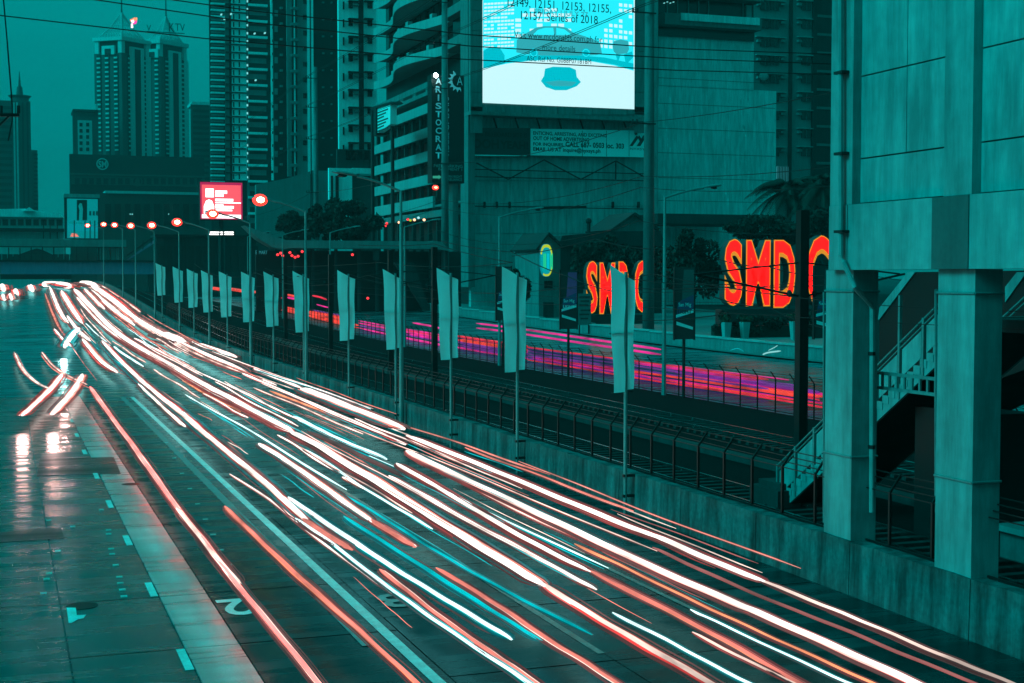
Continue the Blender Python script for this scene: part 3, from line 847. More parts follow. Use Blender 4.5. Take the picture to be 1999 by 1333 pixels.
# ================================================================ tall narrow advertising boards beyond the tracks
for k, (px, py0, py1, lab) in enumerate(((1110, 528, 642, 'tall narrow beer advertisement, purple print, beside the red letters'), (983, 520, 625, 'tall narrow beer advertisement half hidden behind a banner'),
                                         (1336, 522, 662, 'tall narrow beer advertisement in front of the dark bush'), (1612, 520, 660, 'tall narrow beer advertisement at the edge of the station column'))):
    X = 36.9; Y = s_at(px, X); c = atX(px, 600, X); z0 = g(X, Y)
    t = thing('advertising_board', lab, 'advertisement', (X, Y, z0), 'tall narrow boards')
    hw = .62; zt, zb = atX(px, py0, X).z, atX(px, py1, X).z
    MB().box(X - hw, X + hw, Y - .06, Y + .06, zb, zt).build('panel', 'print_dark', t)
    MB().tube([(X, Y + .02, z0 - .1), (X, Y + .02, zb - .003)], .09, 8).build('post', 'black_metal', t)
    H = zt - zb
    for (x0, x1) in ((-hw - .05, -hw - .003), (hw + .003, hw + .05)):
        MB().box(X + x0, X + x1, Y - .09, Y + .09, zb - .05, zt + .05).build('frame', 'dark_metal', t)
    def quad(pts, m, nm, f=.07): return MB().prism([(X + a * hw, Y - f, zb + b * H) for a, b in pts], (0, .006, 0)).build(nm, m, t)
    quad([(-.3, .55), (.95, .45), (.95, .97), (-.1, .97)], 'print_violet' if k == 0 else 'print_pale' if k == 9 else 'print_grey', 'picture')
    quad([(-.85, .28), (.9, .38), (.9, .62), (-.7, .52)], 'print_blue', 'label_shape', .074)
    quad([(-.9, .30), (.9, .37), (.9, .42), (-.9, .34)], 'print_pale', 'label_band', .08)
    quad([(-.85, .2), (.85, .13), (.85, .17), (-.85, .25)], 'print_pale', 'label_band', .074)
    text('lettering', 'San Mig', 'print_pale', t, (X, Y - .082, zb + .475 * H), hw * 1.3, H * .07, offset=.01)
    text('lettering', 'LIGHT', 'print_dark' if k else 'print_pale', t, (X, Y - .084, zb + .385 * H), hw * 1.4, H * .055, offset=.03)
# ================================================================ light trails of the near traffic
def catmull(P, per=5):
    out = []
    for i in range(len(P) - 1):
        p0, p1, p2, p3 = P[max(i - 1, 0)], P[i], P[i + 1], P[min(i + 2, len(P) - 1)]
        for k in range(per):
            t = k / per
            out.append(.5 * ((2 * p1) + (p2 - p0) * t + (2 * p0 - 5 * p1 + 4 * p2 - p3) * t * t + (3 * p1 - p0 - 3 * p2 + p3) * t ** 3))
    out.append(P[-1]); return out
def smooth_line(P, h, keep=.38):
    # lateral offset as a gentle quadratic of distance, mixed with the observed wobble
    n = len(P)
    if n < 5: return P
    y0 = sum(p.y for p in P) / n; sc_ = max(abs(p.y - y0) for p in P) or 1
    M = [[0.0] * 3 for _ in range(3)]; b = [0.0] * 3
    for p in P:
        u = (p.y - y0) / sc_; r = (1, u, u * u)
        for i in range(3):
            b[i] += r[i] * p.x
            for j in range(3): M[i][j] += r[i] * r[j]
    for i in range(3):
        for j in range(i + 1, 3):
            f = M[j][i] / M[i][i]
            for k in range(3): M[j][k] -= f * M[i][k]
            b[j] -= f * b[i]
    a = [0.0] * 3
    for i in (2, 1, 0): a[i] = (b[i] - sum(M[i][k] * a[k] for k in range(i + 1, 3))) / M[i][i]
    out = []
    for p in P:
        u = (p.y - y0) / sc_; x = keep * p.x + (1 - keep) * (a[0] + a[1] * u + a[2] * u * u)
        out.append(Vector((x, p.y, g(x, p.y) + h)))
    return out
def trail(label, pts, w, core, edges=(), h=.72, group='headlight streaks on the near road', jit=.006):
    P = catmull(smooth_line([onroad(x, y, h) for x, y in pts], h))
    mid = P[len(P) // 2]; dm = depth(mid)
    n = len(P); R = []
    ph = random.uniform(0, 9)
    for i, p in enumerate(P):
        p.z += jit * math.sin(i * 1.3 + ph)
        r = .58 * w / FPX * dm * (max(depth(p), 8) / dm) ** .55
        e = min(i, n - 1 - i)
        R.append(r * (.35, .8, 1.0)[min(e, 2)] * (1 + .05 * math.sin(i * .5 + ph)))
    m = MB().tube(P, [r * .8 for r in R], 8); m.smooth = True
    root = tag(m.build('light_trail', core, None, P[0]), label, 'light trail', group)
    if edges: strands(root, P, R, edges)
    return root
PAL = {'W': (('e_whitelow', 'e_red', 'e_salmon', 'e_white'), ('e_red', 'e_salmon', 'e_dusk', 'e_reddim'), ('e_reddim', 'e_duskfaint', 'e_redfaint', 'e_cyandim')),
       'S': (('e_salmon', 'e_dusk', 'e_orange', 'e_whitelow'), ('e_dusk', 'e_reddim', 'e_duskfaint'), ('e_duskfaint', 'e_redfaint')),
       'C': (('e_cyan', 'e_cyanwhite', 'e_cyan'), ('e_cyan', 'e_cyandim', 'e_cyandim'), ('e_cyanfaint', 'e_cyandim', 'e_duskfaint'))}
def strands(root, P, R, kind):
    n = len(P)
    for side in (1, -1):
        o = .75
        while o < 3.1:
            o += random.uniform(.28, .55)
            band = 0 if o < 1.35 else 1 if o < 2.1 else 2
            mat = random.choice(PAL[kind][band]); k = random.uniform(.16, .30)
            a = int(n * random.choice((0, 0, random.uniform(0, .4)))); b = n - int(n * random.choice((0, 0, random.uniform(0, .4))))
            if b - a < 4: continue
            dz = random.uniform(-.5, .3); w = random.uniform(0, 6)
            Q = [P[i] + Vector(((side * o + .12 * math.sin(i * .35 + w)) * R[i], 0, dz * R[i])) for i in range(a, b)]
            rr = [max(.004, R[i] * k) for i in range(a, b)]; rr[0] *= .3; rr[-1] *= .3
            MB().tube(Q, rr, 5).build('colour_fringe', mat, root)
RW, SS, CW = 'W', 'S', 'C'
TR = [
 ('long white streak nearest the concrete wall, running to the lower right corner', [(793, 850), (894, 890), (988, 928), (1116, 984), (1244, 1036), (1300, 1052), (1392, 1098), (1500, 1138)], 11, 'e_white', RW),
 ('pale salmon streak nearest the wall, leaving the frame at the lower right corner', [(1480, 1131), (1609, 1183), (1703, 1221), (1826, 1277), (1935, 1317), (2040, 1362)], 9, 'e_whitelow', 'S'),
 ('dim dusky streak below the wall side white streak', [(1276, 1068), (1360, 1110), (1500, 1172), (1640, 1222), (1780, 1284), (1930, 1345)], 7, 'e_dusk', ()),
 ('thick white streak second from the wall, ending at the lower right edge', [(793, 880), (872, 918), (1000, 977), (1124, 1036), (1260, 1104), (1420, 1172), (1500, 1203), (1645, 1267), (1775, 1328), (1860, 1368)], 13, 'e_white', RW),
 ('thin orange streak third from the wall in the lower right', [(1120, 1062), (1212, 1102), (1340, 1168), (1460, 1224), (1600, 1286), (1740, 1350)], 6, 'e_orange', SS),
 ('white streak with a blunt lower end in the middle of the road', [(759, 929), (842, 973), (916, 1021), (1000, 1061), (1100, 1116), (1164, 1151)], 7.5, 'e_white', RW),
 ('white streak fading to salmon that runs to the bottom edge right of centre', [(772, 905), (837, 938), (968, 1020), (1060, 1072), (1156, 1116)], 8.5, 'e_white', RW),
 ('salmon streak continuing to the bottom edge right of centre', [(1150, 1113), (1280, 1180), (1420, 1252), (1556, 1333), (1620, 1368)], 9, 'e_salmon', SS),
 ('broad white streak down the middle of the near road', [(566, 844), (632, 872), (680, 907), (737, 938), (815, 995), (903, 1048), (1000, 1104), (1068, 1144)], 13, 'e_white', RW),
 ('broad salmon and white streak leaving the bottom edge at the centre', [(1060, 1139), (1140, 1192), (1240, 1250), (1352, 1312), (1430, 1360)], 12, 'e_whitelow', 'W'),
 ('long white streak from the far crest into the middle of the road', [(146, 564), (172, 597), (210, 639), (262, 672), (337, 710), (400, 755), (447, 777), (500, 807), (566, 844)], 9.5, 'e_white', RW),
 ('white streak swinging down the third lane from the swerving glare', [(199, 665), (232, 699), (270, 740), (311, 774), (360, 807), (400, 845), (452, 886), (518, 938), (553, 973), (597, 1021)], 9, 'e_white', RW),
 ('salmon tail of the third lane streak with a round lower end', [(590, 1012), (640, 1046), (688, 1073)], 11, 'e_salmon', SS),
 ('white and cyan streak in the third lane ending above the bottom centre', [(562, 971), (619, 1008), (697, 1060), (758, 1104), (837, 1152), (925, 1205), (1000, 1248)], 10, 'e_cyanwhite', CW),
 ('white streak with a rounded red lower end left of the broad white streak', [(505, 866), (553, 894), (610, 934), (662, 973), (732, 1021)], 8.5, 'e_white', RW),
 ('salmon lower end beside the cyan streaks', [(722, 1014), (770, 1044), (811, 1068)], 10, 'e_salmon', RW),
 ('broad dim cyan streak beside the salmon end', [(671, 1008), (741, 1052), (837, 1113), (925, 1170), (1000, 1216), (1060, 1252)], 7, 'e_cyan', 'C'),
 ('thin white streak left of the broad middle streak', [(588, 875), (645, 903), (697, 947), (772, 990), (846, 1032)], 4.5, 'e_cyanwhite', CW),
 ('white and cyan streak that reaches the bottom edge left of centre', [(573, 1012), (645, 1052), (732, 1126), (794, 1174), (881, 1235), (1000, 1310), (1060, 1350)], 6.5, 'e_cyanwhite', CW),
 ('salmon streak starting beside the number three and leaving at the bottom', [(741, 1111), (794, 1152), (859, 1205), (947, 1266), (1000, 1300), (1070, 1350)], 8, 'e_salmon', 'S'),
 ('salmon streak between two cyan streaks near the bottom centre', [(850, 1109), (925, 1152), (1000, 1200), (1060, 1248), (1148, 1296), (1230, 1350)], 8, 'e_salmon', 'S'),
 ('long thin cyan streak right of the dim cyan one', [(671, 966), (750, 1008), (820, 1056), (900, 1106), (1020, 1172), (1160, 1238)], 5, 'e_cyan', 'C'),
 ('bright cyan streak with a sharp upper end in the lower right', [(1196, 1196), (1300, 1248), (1400, 1302), (1500, 1352)], 6, 'e_cyanwhite', 'C'),
 ('bright cyan streak nearest the lower right corner', [(1348, 1190), (1420, 1224), (1600, 1308), (1700, 1352)], 5.5, 'e_cyanwhite', 'C'),
 ('short white and salmon streak between the two bright cyan ones', [(1352, 1234), (1460, 1290), (1590, 1352)], 6, 'e_whitelow', 'W'),
 ('pink streak along the second lane, leftmost long streak on the near road', [(175, 755), (215, 808), (258, 862), (300, 925), (340, 990), (400, 1060), (450, 1130), (520, 1210), (600, 1300), (640, 1350)], 7, 'e_salmonhot', SS),
 ('pale pink doubling of the second lane streak', [(345, 992), (385, 1040), (430, 1096), (470, 1140)], 8, 'e_whitelow', SS),
 ('pink streak just left of the solid white lane line', [(439, 988), (487, 1034), (544, 1091), (619, 1157), (706, 1231), (794, 1314), (830, 1348)], 7.5, 'e_salmon', 'S'),
 ('thick white streak along the wall from the far crest', [(172, 554), (190, 566), (210, 582), (247, 609), (277, 631), (322, 655), (360, 672), (400, 691), (474, 729)], 10, 'e_white', RW),
 ('second white streak beside the thick one from the far crest', [(178, 566), (205, 590), (232, 612), (262, 634)], 7, 'e_white', RW),
 ('thin red white streak highest on the wall side near the crest', [(199, 558), (222, 574), (244, 588), (274, 609)], 3.5, 'e_whitelow', RW),
 ('short white streak between the crest streaks', [(165, 564), (185, 584), (204, 603)], 5, 'e_white', RW),
 ('white streak second from the left below the crest', [(97, 560), (109, 590), (120, 612), (133, 631)], 5, 'e_white', RW),
 ('white streak third from the left below the crest', [(120, 567), (141, 601), (161, 631)], 6, 'e_white', RW),
 ('white streak running down from the crest into the swerving glare', [(131, 616), (150, 642), (176, 665)], 6, 'e_white', RW),
 ('white streak below the swerving glare in the second lane', [(161, 661), (195, 702), (229, 727)], 7, 'e_white', RW),
 ('short white streak left of the third lane streak', [(270, 749), (310, 787), (345, 818), (362, 833)], 5.5, 'e_white', RW),
 ('thin white streak right of the third lane streak', [(280, 715), (240, 690), (222, 676)][::-1], 4, 'e_cyanwhite', CW),
 ('thin pink streak above the swerving glare on the left', [(106, 642), (124, 664), (140, 676)], 3.5, 'e_white', RW),
 ('bright swerving white glare across the second lane', [(126, 678), (133, 665), (143, 652), (155, 641)], 10, 'e_white', 'C'),
 ('left one of the two thick swerving white streaks', [(43, 811), (64, 792), (88, 770), (106, 752), (121, 730)], 8, 'e_white', RW),
 ('right one of the two thick swerving white streaks', [(101, 809), (122, 786), (140, 766), (152, 748), (161, 730)], 7.5, 'e_white', RW),
 ('thin red bordered streak at the far left edge', [(28, 687), (45, 721), (71, 746), (97, 759)], 3.5, 'e_whitelow', 'W'),
 ('thin salmon streak joining the two swerving streaks', [(81, 687), (100, 707), (116, 725), (140, 738), (172, 751)], 2.5, 'e_whitelow', 'W'),
 ('thin salmon streak under the joining one', [(80, 693), (98, 714), (116, 729), (145, 745), (175, 757)], 2.2, 'e_salmon', ()),
 ('short thick white and red streak beside the wall pole', [(588, 759), (640, 779), (700, 803), (789, 837)], 15, 'e_white', 'W'),
 ('short thick white streak before the banner poles', [(387, 672), (420, 683), (462, 697)], 9, 'e_white', RW),
 ('white streak leading down to the thick one beside the wall pole', [(496, 719), (540, 737), (588, 757)], 6, 'e_white', RW),
 ('white streak below the thick wall side streak', [(474, 729), (537, 757), (627, 796), (700, 826), (753, 850), (790, 868)], 6, 'e_white', RW),
 ('thin salmon streak below the thick wall side streak', [(527, 763), (580, 784), (627, 801), (690, 826), (740, 848)], 4, 'e_orange', SS),
 ('white cyan brushed streak in the fourth lane', [(572, 812), (610, 832), (645, 850), (690, 870), (755, 896)], 7, 'e_cyanwhite', CW),
 ('short white streak in the third lane above the dim cyan one', [(668, 931), (690, 942), (712, 955)], 4.5, 'e_white', SS),
 ('thin white streak left of the long crest streak', [(396, 768), (430, 786), (462, 806), (484, 815)], 4, 'e_white', RW),
 ('thin red streak at the number three on the road', [(690, 1126), (735, 1166), (770, 1196), (805, 1226)], 1.8, 'e_salmon', ()),
 ('round glare of a headlight beside the wall lamps', [(318, 654), (340, 662), (360, 670)], 19, 'e_white', RW),
 ('left cluster of white glare on the far crest', [(84, 555), (100, 554), (118, 555), (138, 559)], 12, 'e_white', 'W'),
 ('right cluster of white glare on the far crest', [(156, 554), (172, 554), (190, 560)], 13, 'e_white', 'W'),
]
TR += [
 ('broad white band merging below the right crest glare', [(186, 560), (212, 578), (240, 600), (266, 624)], 8, 'e_white', RW),
 ('white streak between the crest streaks and the third lane', [(150, 580), (176, 612), (206, 640), (240, 664)], 4, 'e_white', RW),
 ('pink streak left of the swerving glare below the crest', [(88, 572), (100, 604), (116, 640), (132, 662)], 2.2, 'e_salmon', SS),
 ('faint pink streak from the crest to the second lane', [(94, 584), (112, 630), (150, 690), (190, 744)], 2.0, 'e_dusk', ()),
 ('white streak above the long crest streak on the right', [(262, 660), (300, 680), (340, 700), (372, 718)], 4.5, 'e_white', RW),
 ('thin orange streak beside the long crest streak', [(356, 742), (392, 764), (430, 784), (470, 804)], 3, 'e_orange', SS),
 ('thin white streak just right of the wall side white streaks', [(420, 700), (456, 716), (500, 736), (540, 752)], 3.5, 'e_white', RW),
 ('dusky wide band between the crest streaks and the wall', [(214, 580), (250, 606), (290, 630), (330, 650)], 5, 'e_dusk', ()),
 ('dim pink smear in the fourth lane above the white streaks', [(600, 842), (660, 868), (730, 902), (790, 930)], 9, 'e_duskfaint', ()),
 ('dim red smear at the right of the middle white streaks', [(1010, 1040), (1080, 1076), (1150, 1112)], 7, 'e_redfaint', ()),
]
TRO = [trail(*a) for a in TR]
def headlight(parent, pos, target, energy, size, col=(1.0, .50, .46), blend=.9):
    L = bpy.data.lights.new('headlight', 'SPOT'); L.energy = energy; L.spot_size = size; L.spot_blend = blend; L.color = col; L.shadow_soft_size = .22
    o = bpy.data.objects.new('headlight', L); COL.objects.link(o); pos = Vector(pos)
    o.parent = parent; o.location = pos - parent.location
    o.rotation_euler = (Vector(target) - pos).to_track_quat('-Z', 'Y').to_euler()
def by(lbl): return [o for o in TRO if o['label'].startswith(lbl)][0]
def hl(lbl, a, b, e, size, h=.75): headlight(by(lbl), onroad(*a, h), onroad(*b, 0), e, R_(size))
hl('left one of the two', (43, 808), (62, 900), 130, 48)
hl('right one of the two', (103, 806), (150, 880), 130, 54)
hl('bright swerving', (124, 680), (150, 760), 700, 60)
for k, (px, py, w) in enumerate(((6, 561, 9), (7, 580, 6), (21, 579, 7), (32, 570, 8), (62, 562, 8))):
    trail('short red white glow of an approaching car at the left crest, %s from the left' % ORD[k], [(px - 2, py - 5), (px, py), (px + 2, py + 6)], w, 'e_white', 'W')

# slender streaks filling the bundles
rs = random.Random(31)
LANE = ((7.2, 10.3, 'third'), (10.4, 13.5, 'fourth'), (13.6, 16.8, 'fifth'))
for k in range(44):
    a_, b_, ln = LANE[(0, 1, 1, 2, 2)[k % 5]]
    s_ = rs.uniform(a_, b_); y0_ = 20 + 130 * rs.random() ** 1.3; L = rs.uniform(12, 34) * (.6 + y0_ / 90)
    pal_, core, cn = rs.choice((('W', 'e_white', 'white'), ('W', 'e_whitelow', 'pale pink'), ('S', 'e_salmon', 'salmon'), ('C', 'e_cyanwhite', 'cyan'), ('W', 'e_white', 'white')))
    h = rs.uniform(.55, .95); n_ = 18; dr_ = rs.uniform(-.5, .5); ph = rs.uniform(0, 6)
    Pn = []
    for j in range(n_):
        y = y0_ + L * j / (n_ - 1); x = s_ + dr_ * (j / n_) ** 2 + .05 * math.sin(j * .55 + ph); Pn.append(Vector((x, y, g(x, y) + h)))
    r0 = rs.uniform(.014, .034) * (.6 + y0_ / 90)
    Rn = [r0 * (.35 if j in (0, n_ - 1) else 1) for j in range(n_)]
    m = MB().tube(Pn, Rn, 6); m.smooth = True
    o = tag(m.build('light_trail', core, None, Pn[0]), 'slender %s streak among the bundles of the %s lane' % (cn, ln), 'light trail', 'slender streaks on the near road')
    strands(o, Pn, Rn, pal_)

# thin scratches of light low over the asphalt
gl = {'e_cyan': 'thin cyan glint streak low over the asphalt', 'e_dusk': 'thin dusky pink glint streak low over the asphalt',
      'e_whitelow': 'thin white glint streak low over the asphalt', 'e_salmon': 'thin salmon glint streak low over the asphalt'}
rg = random.Random(11)
for k in range(120):
    s_ = rg.choice((7.6, 8.6, 9.6, 10.6, 11.4, 12.4, 13.2, 14.2, 15.2, 16.0)) + rg.gauss(0, .35)
    y0_ = 24 + 150 * rg.random() ** 1.6; L = rg.uniform(3, 16) * (.6 + y0_ / 120)
    m = rg.choice(('e_cyan', 'e_cyan', 'e_dusk', 'e_whitelow', 'e_salmon'))
    h = rg.uniform(.35, .9); r = rg.uniform(.006, .017) * (.7 + y0_ / 90); dx = rg.uniform(-.25, .25)
    Q = [Vector((s_ + dx * (j / 8) ** 2 + .02 * math.sin(j * 1.1 + k), y0_ + L * j / 8, g(s_, y0_ + L * j / 8) + h)) for j in range(9)]
    tag(MB().tube(Q, [r * .3] + [r] * 7 + [r * .3], 5).build('light_trail', m, None, Q[0]), gl[m], 'light trail', 'thin glints on the near road')

# ================================================================ magenta and red streaks on the far road
def ftrail(label, pts, X, w, mat, group='streaks behind the far fence'):
    P = catmull([atX(x, y, X) for x, y in pts], 4)
    n = len(P)
    R = [.5 * w / FPX * depth(P[n // 2]) * (.4 if i in (0, n - 1) else 1) for i in range(n)]
    return tag(MB().tube(P, R, 6).build('light_trail', mat, None, P[0]), label, 'light trail', group)
XF = 40.5
ftrail('upper one of the two magenta streaks above the far fence', [(930, 631), (1010, 641), (1100, 654), (1195, 668), (1290, 682)], 44, 4, 'e_magenta')
ftrail('lower one of the two magenta streaks above the far fence', [(930, 640), (1010, 650), (1100, 664), (1195, 678), (1290, 692)], 44, 4, 'e_magenta')
ftrail('short magenta streak between the left banners', [(806, 630), (840, 636), (860, 641)], 44, 3.5, 'e_magenta')
ftrail('short crimson streak beyond the sixth banner', [(610, 577), (625, 580), (638, 585)], 44, 3.5, 'e_crimson')
ftrail('short magenta streak beyond the sixth banner', [(618, 594), (632, 598), (645, 601)], 44, 2.5, 'e_magenta')
def band(y):                                  # rows of the band behind the fence at u = 0 (bottom) .. 1 (top)
    return y
def fy(px, u):                                # photograph row at column px, share u of the fence height
    b = HOR + (px - VPX) / 5.80; 
    Yp = s_at(px, XF)
    base = atX(px, 600, XF)
    z = g(XF, Yp) + .12 + 1.17 * u
    d = (Vector((XF, Yp, z)) - EYE)
    return CY - FPX * d.dot(CU) / d.dot(CF)
COLN = {'e_magenta': 'magenta', 'e_crimson': 'crimson', 'e_hotred': 'hot red', 'e_violet': 'violet', 'e_blueband': 'dark blue'}
def fregion(px):
    for lim, r in ((440, 'left of the ninth banner'), (482, 'left of the eighth banner'), (530, 'left of the seventh banner'), (597, 'left of the sixth banner'), (699, 'left of the fifth banner'),
                   (870, 'between the fifth and third banners'), (1000, 'between the third and second banners'), (1180, 'starting at the second banner'), (1500, 'starting near the first banner'), (1900, 'seen between the station columns'), (9999, 'right of the right station column')):
        if px < lim: return r
def fb(px0, px1, u, w, mat, lab, X=None):
    n = max(3, int((px1 - px0) / 60)); ph = random.uniform(0, 6)
    pts = [(px0 + (px1 - px0) * k / (n - 1), fy(px0 + (px1 - px0) * k / (n - 1), u) + .8 * math.sin(k * 1.1 + ph)) for k in range(n)]
    ftrail(lab, pts, (X or XF) + random.uniform(-.3, .5), w, mat)
BANDS = (
    (1030, 1700, .02, 3.5, 'e_crimson'), (1260, 1690, .14, 3, 'e_hotred'), (1040, 1640, .22, 4, 'e_magenta'), (1060, 1600, .32, 4, 'e_crimson'), (1235, 1560, .38, 6, 'e_hotred'),
    (1030, 1500, .47, 5, 'e_violet'), (1240, 1640, .50, 4, 'e_hotred'), (1130, 1640, .58, 5, 'e_magenta'), (1030, 1600, .70, 5, 'e_blueband'), (1250, 1600, .27, 4, 'e_blueband'), (1030, 1600, .66, 7, 'e_violet'), (1030, 1560, .76, 8, 'e_violet'),
    (1210, 1480, .84, 5, 'e_magenta'), (1020, 1500, .95, 3.5, 'e_crimson'), (1030, 1330, .90, 5, 'e_violet'), (1030, 1500, .28, 6, 'e_violet'), (1030, 1500, .12, 6, 'e_violet'), (1030, 1330, .55, 6, 'e_blueband'),
    (1300, 1540, 1.02, 3, 'e_magenta'), (1180, 1600, .42, 3, 'e_crimson'),
    (888, 1030, 1.0, 5, 'e_crimson'), (895, 1030, .72, 8, 'e_hotred'), (895, 1030, .60, 5, 'e_magenta'), (888, 1030, .84, 7, 'e_blueband'), (895, 1030, .48, 6, 'e_violet'), (895, 1030, .36, 6, 'e_blueband'),
    (895, 1030, .24, 5, 'e_violet'), (888, 1030, .10, 4, 'e_magenta'), (1030, 1200, .8, 5, 'e_blueband'),
    (700, 890, .05, 4, 'e_magenta'), (700, 890, .30, 3.5, 'e_violet'), (700, 890, .56, 4, 'e_magenta'), (780, 890, .70, 4, 'e_crimson'), (700, 860, .85, 3, 'e_magenta'), (800, 890, .4, 4, 'e_magenta'),
    (600, 700, .10, 3.5, 'e_hotred'), (600, 700, .28, 4, 'e_hotred'), (600, 690, .46, 4, 'e_hotred'), (600, 690, .64, 4, 'e_hotred'), (605, 690, .80, 3.5, 'e_hotred'), (610, 690, .97, 3, 'e_violet'),
    (545, 600, .10, 3, 'e_hotred'), (548, 595, .35, 3.5, 'e_hotred'), (548, 595, .6, 3.5, 'e_hotred'), (500, 550, 1.7, 5, 'e_crimson'), (500, 550, 2.0, 4, 'e_magenta'), (560, 600, 2.3, 4, 'e_hotred'), (560, 600, 1.9, 4, 'e_magenta'),
    (478, 520, 1.9, 5, 'e_hotred'), (450, 480, 1.8, 6, 'e_hotred'), (405, 432, 1.7, 6, 'e_hotred'), (1690, 1840, .3, 3, 'e_crimson'), (1690, 1840, .1, 3, 'e_hotred'), (1950, 2040, .12, 4, 'e_crimson'), (1950, 2040, .3, 5, 'e_violet'), (1950, 2040, .6, 8, 'e_blueband'))
for q in BANDS:
    same = sorted([t for t in BANDS if fregion(t[0]) == fregion(q[0])], key=lambda t: t[2])
    k = same.index(q)
    where = '%s from bottom' % (ORD[k] if k < 10 else ('eleventh','twelfth','thirteenth','fourteenth','fifteenth','sixteenth','seventeenth','eighteenth','nineteenth','twentieth')[k-10]) if len(same) > 1 else 'alone there'
    fb(*q, '%s streak behind far fence %s, %s' % (COLN[q[4]], fregion(q[0]), where))
# ================================================================ far left skyline
def rows_of(root, name, mat, cols, y0, y1, step, h, Y, front, back):
    y = y0
    while y < y1:
        for (a, b) in cols: fpiece(name, mat, root, a, b, y, y + h, Y, front, back)
        y += step
def base_of(px, Y): return (atY(px, 540, Y).x, Y, 0)
def body(root, name, mat, px0, px1, py0, Y, deep, py1=None, front=0):
    x0, x1, z0, z1 = frect(px0, px1, py0, 560, Y)
    zb = -2 if py1 is None else frect(px0, px1, py0, py1, Y)[2]
    m = MB().box(x0, x1, Y - front, Y + 1.2, zb, z1)
    if deep > 1.5:                                   # the rest of the block stands behind the facade slab
        xb = max(x0 + .2, atY(px0 + 1.5, 540, Y + deep).x) if px0 > VPX else x0 + .05
        if xb < x1 - .5: m.box(xb, x1 - .05, Y + 1.2, Y + deep, zb, z1 - .05)
    return m.build(name, mat, root)

Y = 950
t = thing('crowned_tower', 'hazy office tower with flared crown at the far left', 'building', base_of(30, Y))
body(t, 'wall', 'far_mid', -40, 62, 196, Y, 30)
body(t, 'side_wing', 'far_mid', 63, 75, 293, Y + 8, 20)
rows_of(t, 'floor_band', 'far_dark', [(-38, 24)], 206, 420, 12.5, 6, Y, .5, .2)
for x in (27, 33, 44, 53): fpiece('fin', 'far_pale' if x < 40 else 'far_dark', t, x, x + 3.5, 200, 430, Y, .9, .2)
rows_of(t, 'floor_band', 'far_dark', [(66, 74)], 300, 420, 8, 3.5, Y + 8, .4, .2)
cx = atY(39, 190, Y).x; zt = atY(39, 196, Y).z; k = 950 / FPX
def frustum(c, r0, r1, z0, z1, n=16):
    m = MB(); m.v = [(c[0] + r * math.cos(2 * math.pi * j / n), c[1] + r * math.sin(2 * math.pi * j / n), z) for r, z in ((r0, z0), (r1, z1)) for j in range(n)]
    m.f = [(j, (j + 1) % n, n + (j + 1) % n, n + j) for j in range(n)] + [tuple(range(n - 1, -1, -1)), tuple(range(n, 2 * n))]; return m
frustum((cx, Y + 12), 5.2, 5.6, zt, zt + 2.6).build('drum', 'far_mid', t)
frustum((cx, Y + 12), 5.6, 7.2, zt + 2.6, zt + 4.2).build('flared_roof', 'far_dark', t)
frustum((cx, Y + 12), 2.2, 1.6, zt + 4.2, zt + 10).build('lantern', 'far_mid', t)
frustum((cx, Y + 12), .9, .15, zt + 10, zt + 20).build('spire', 'far_mid', t)

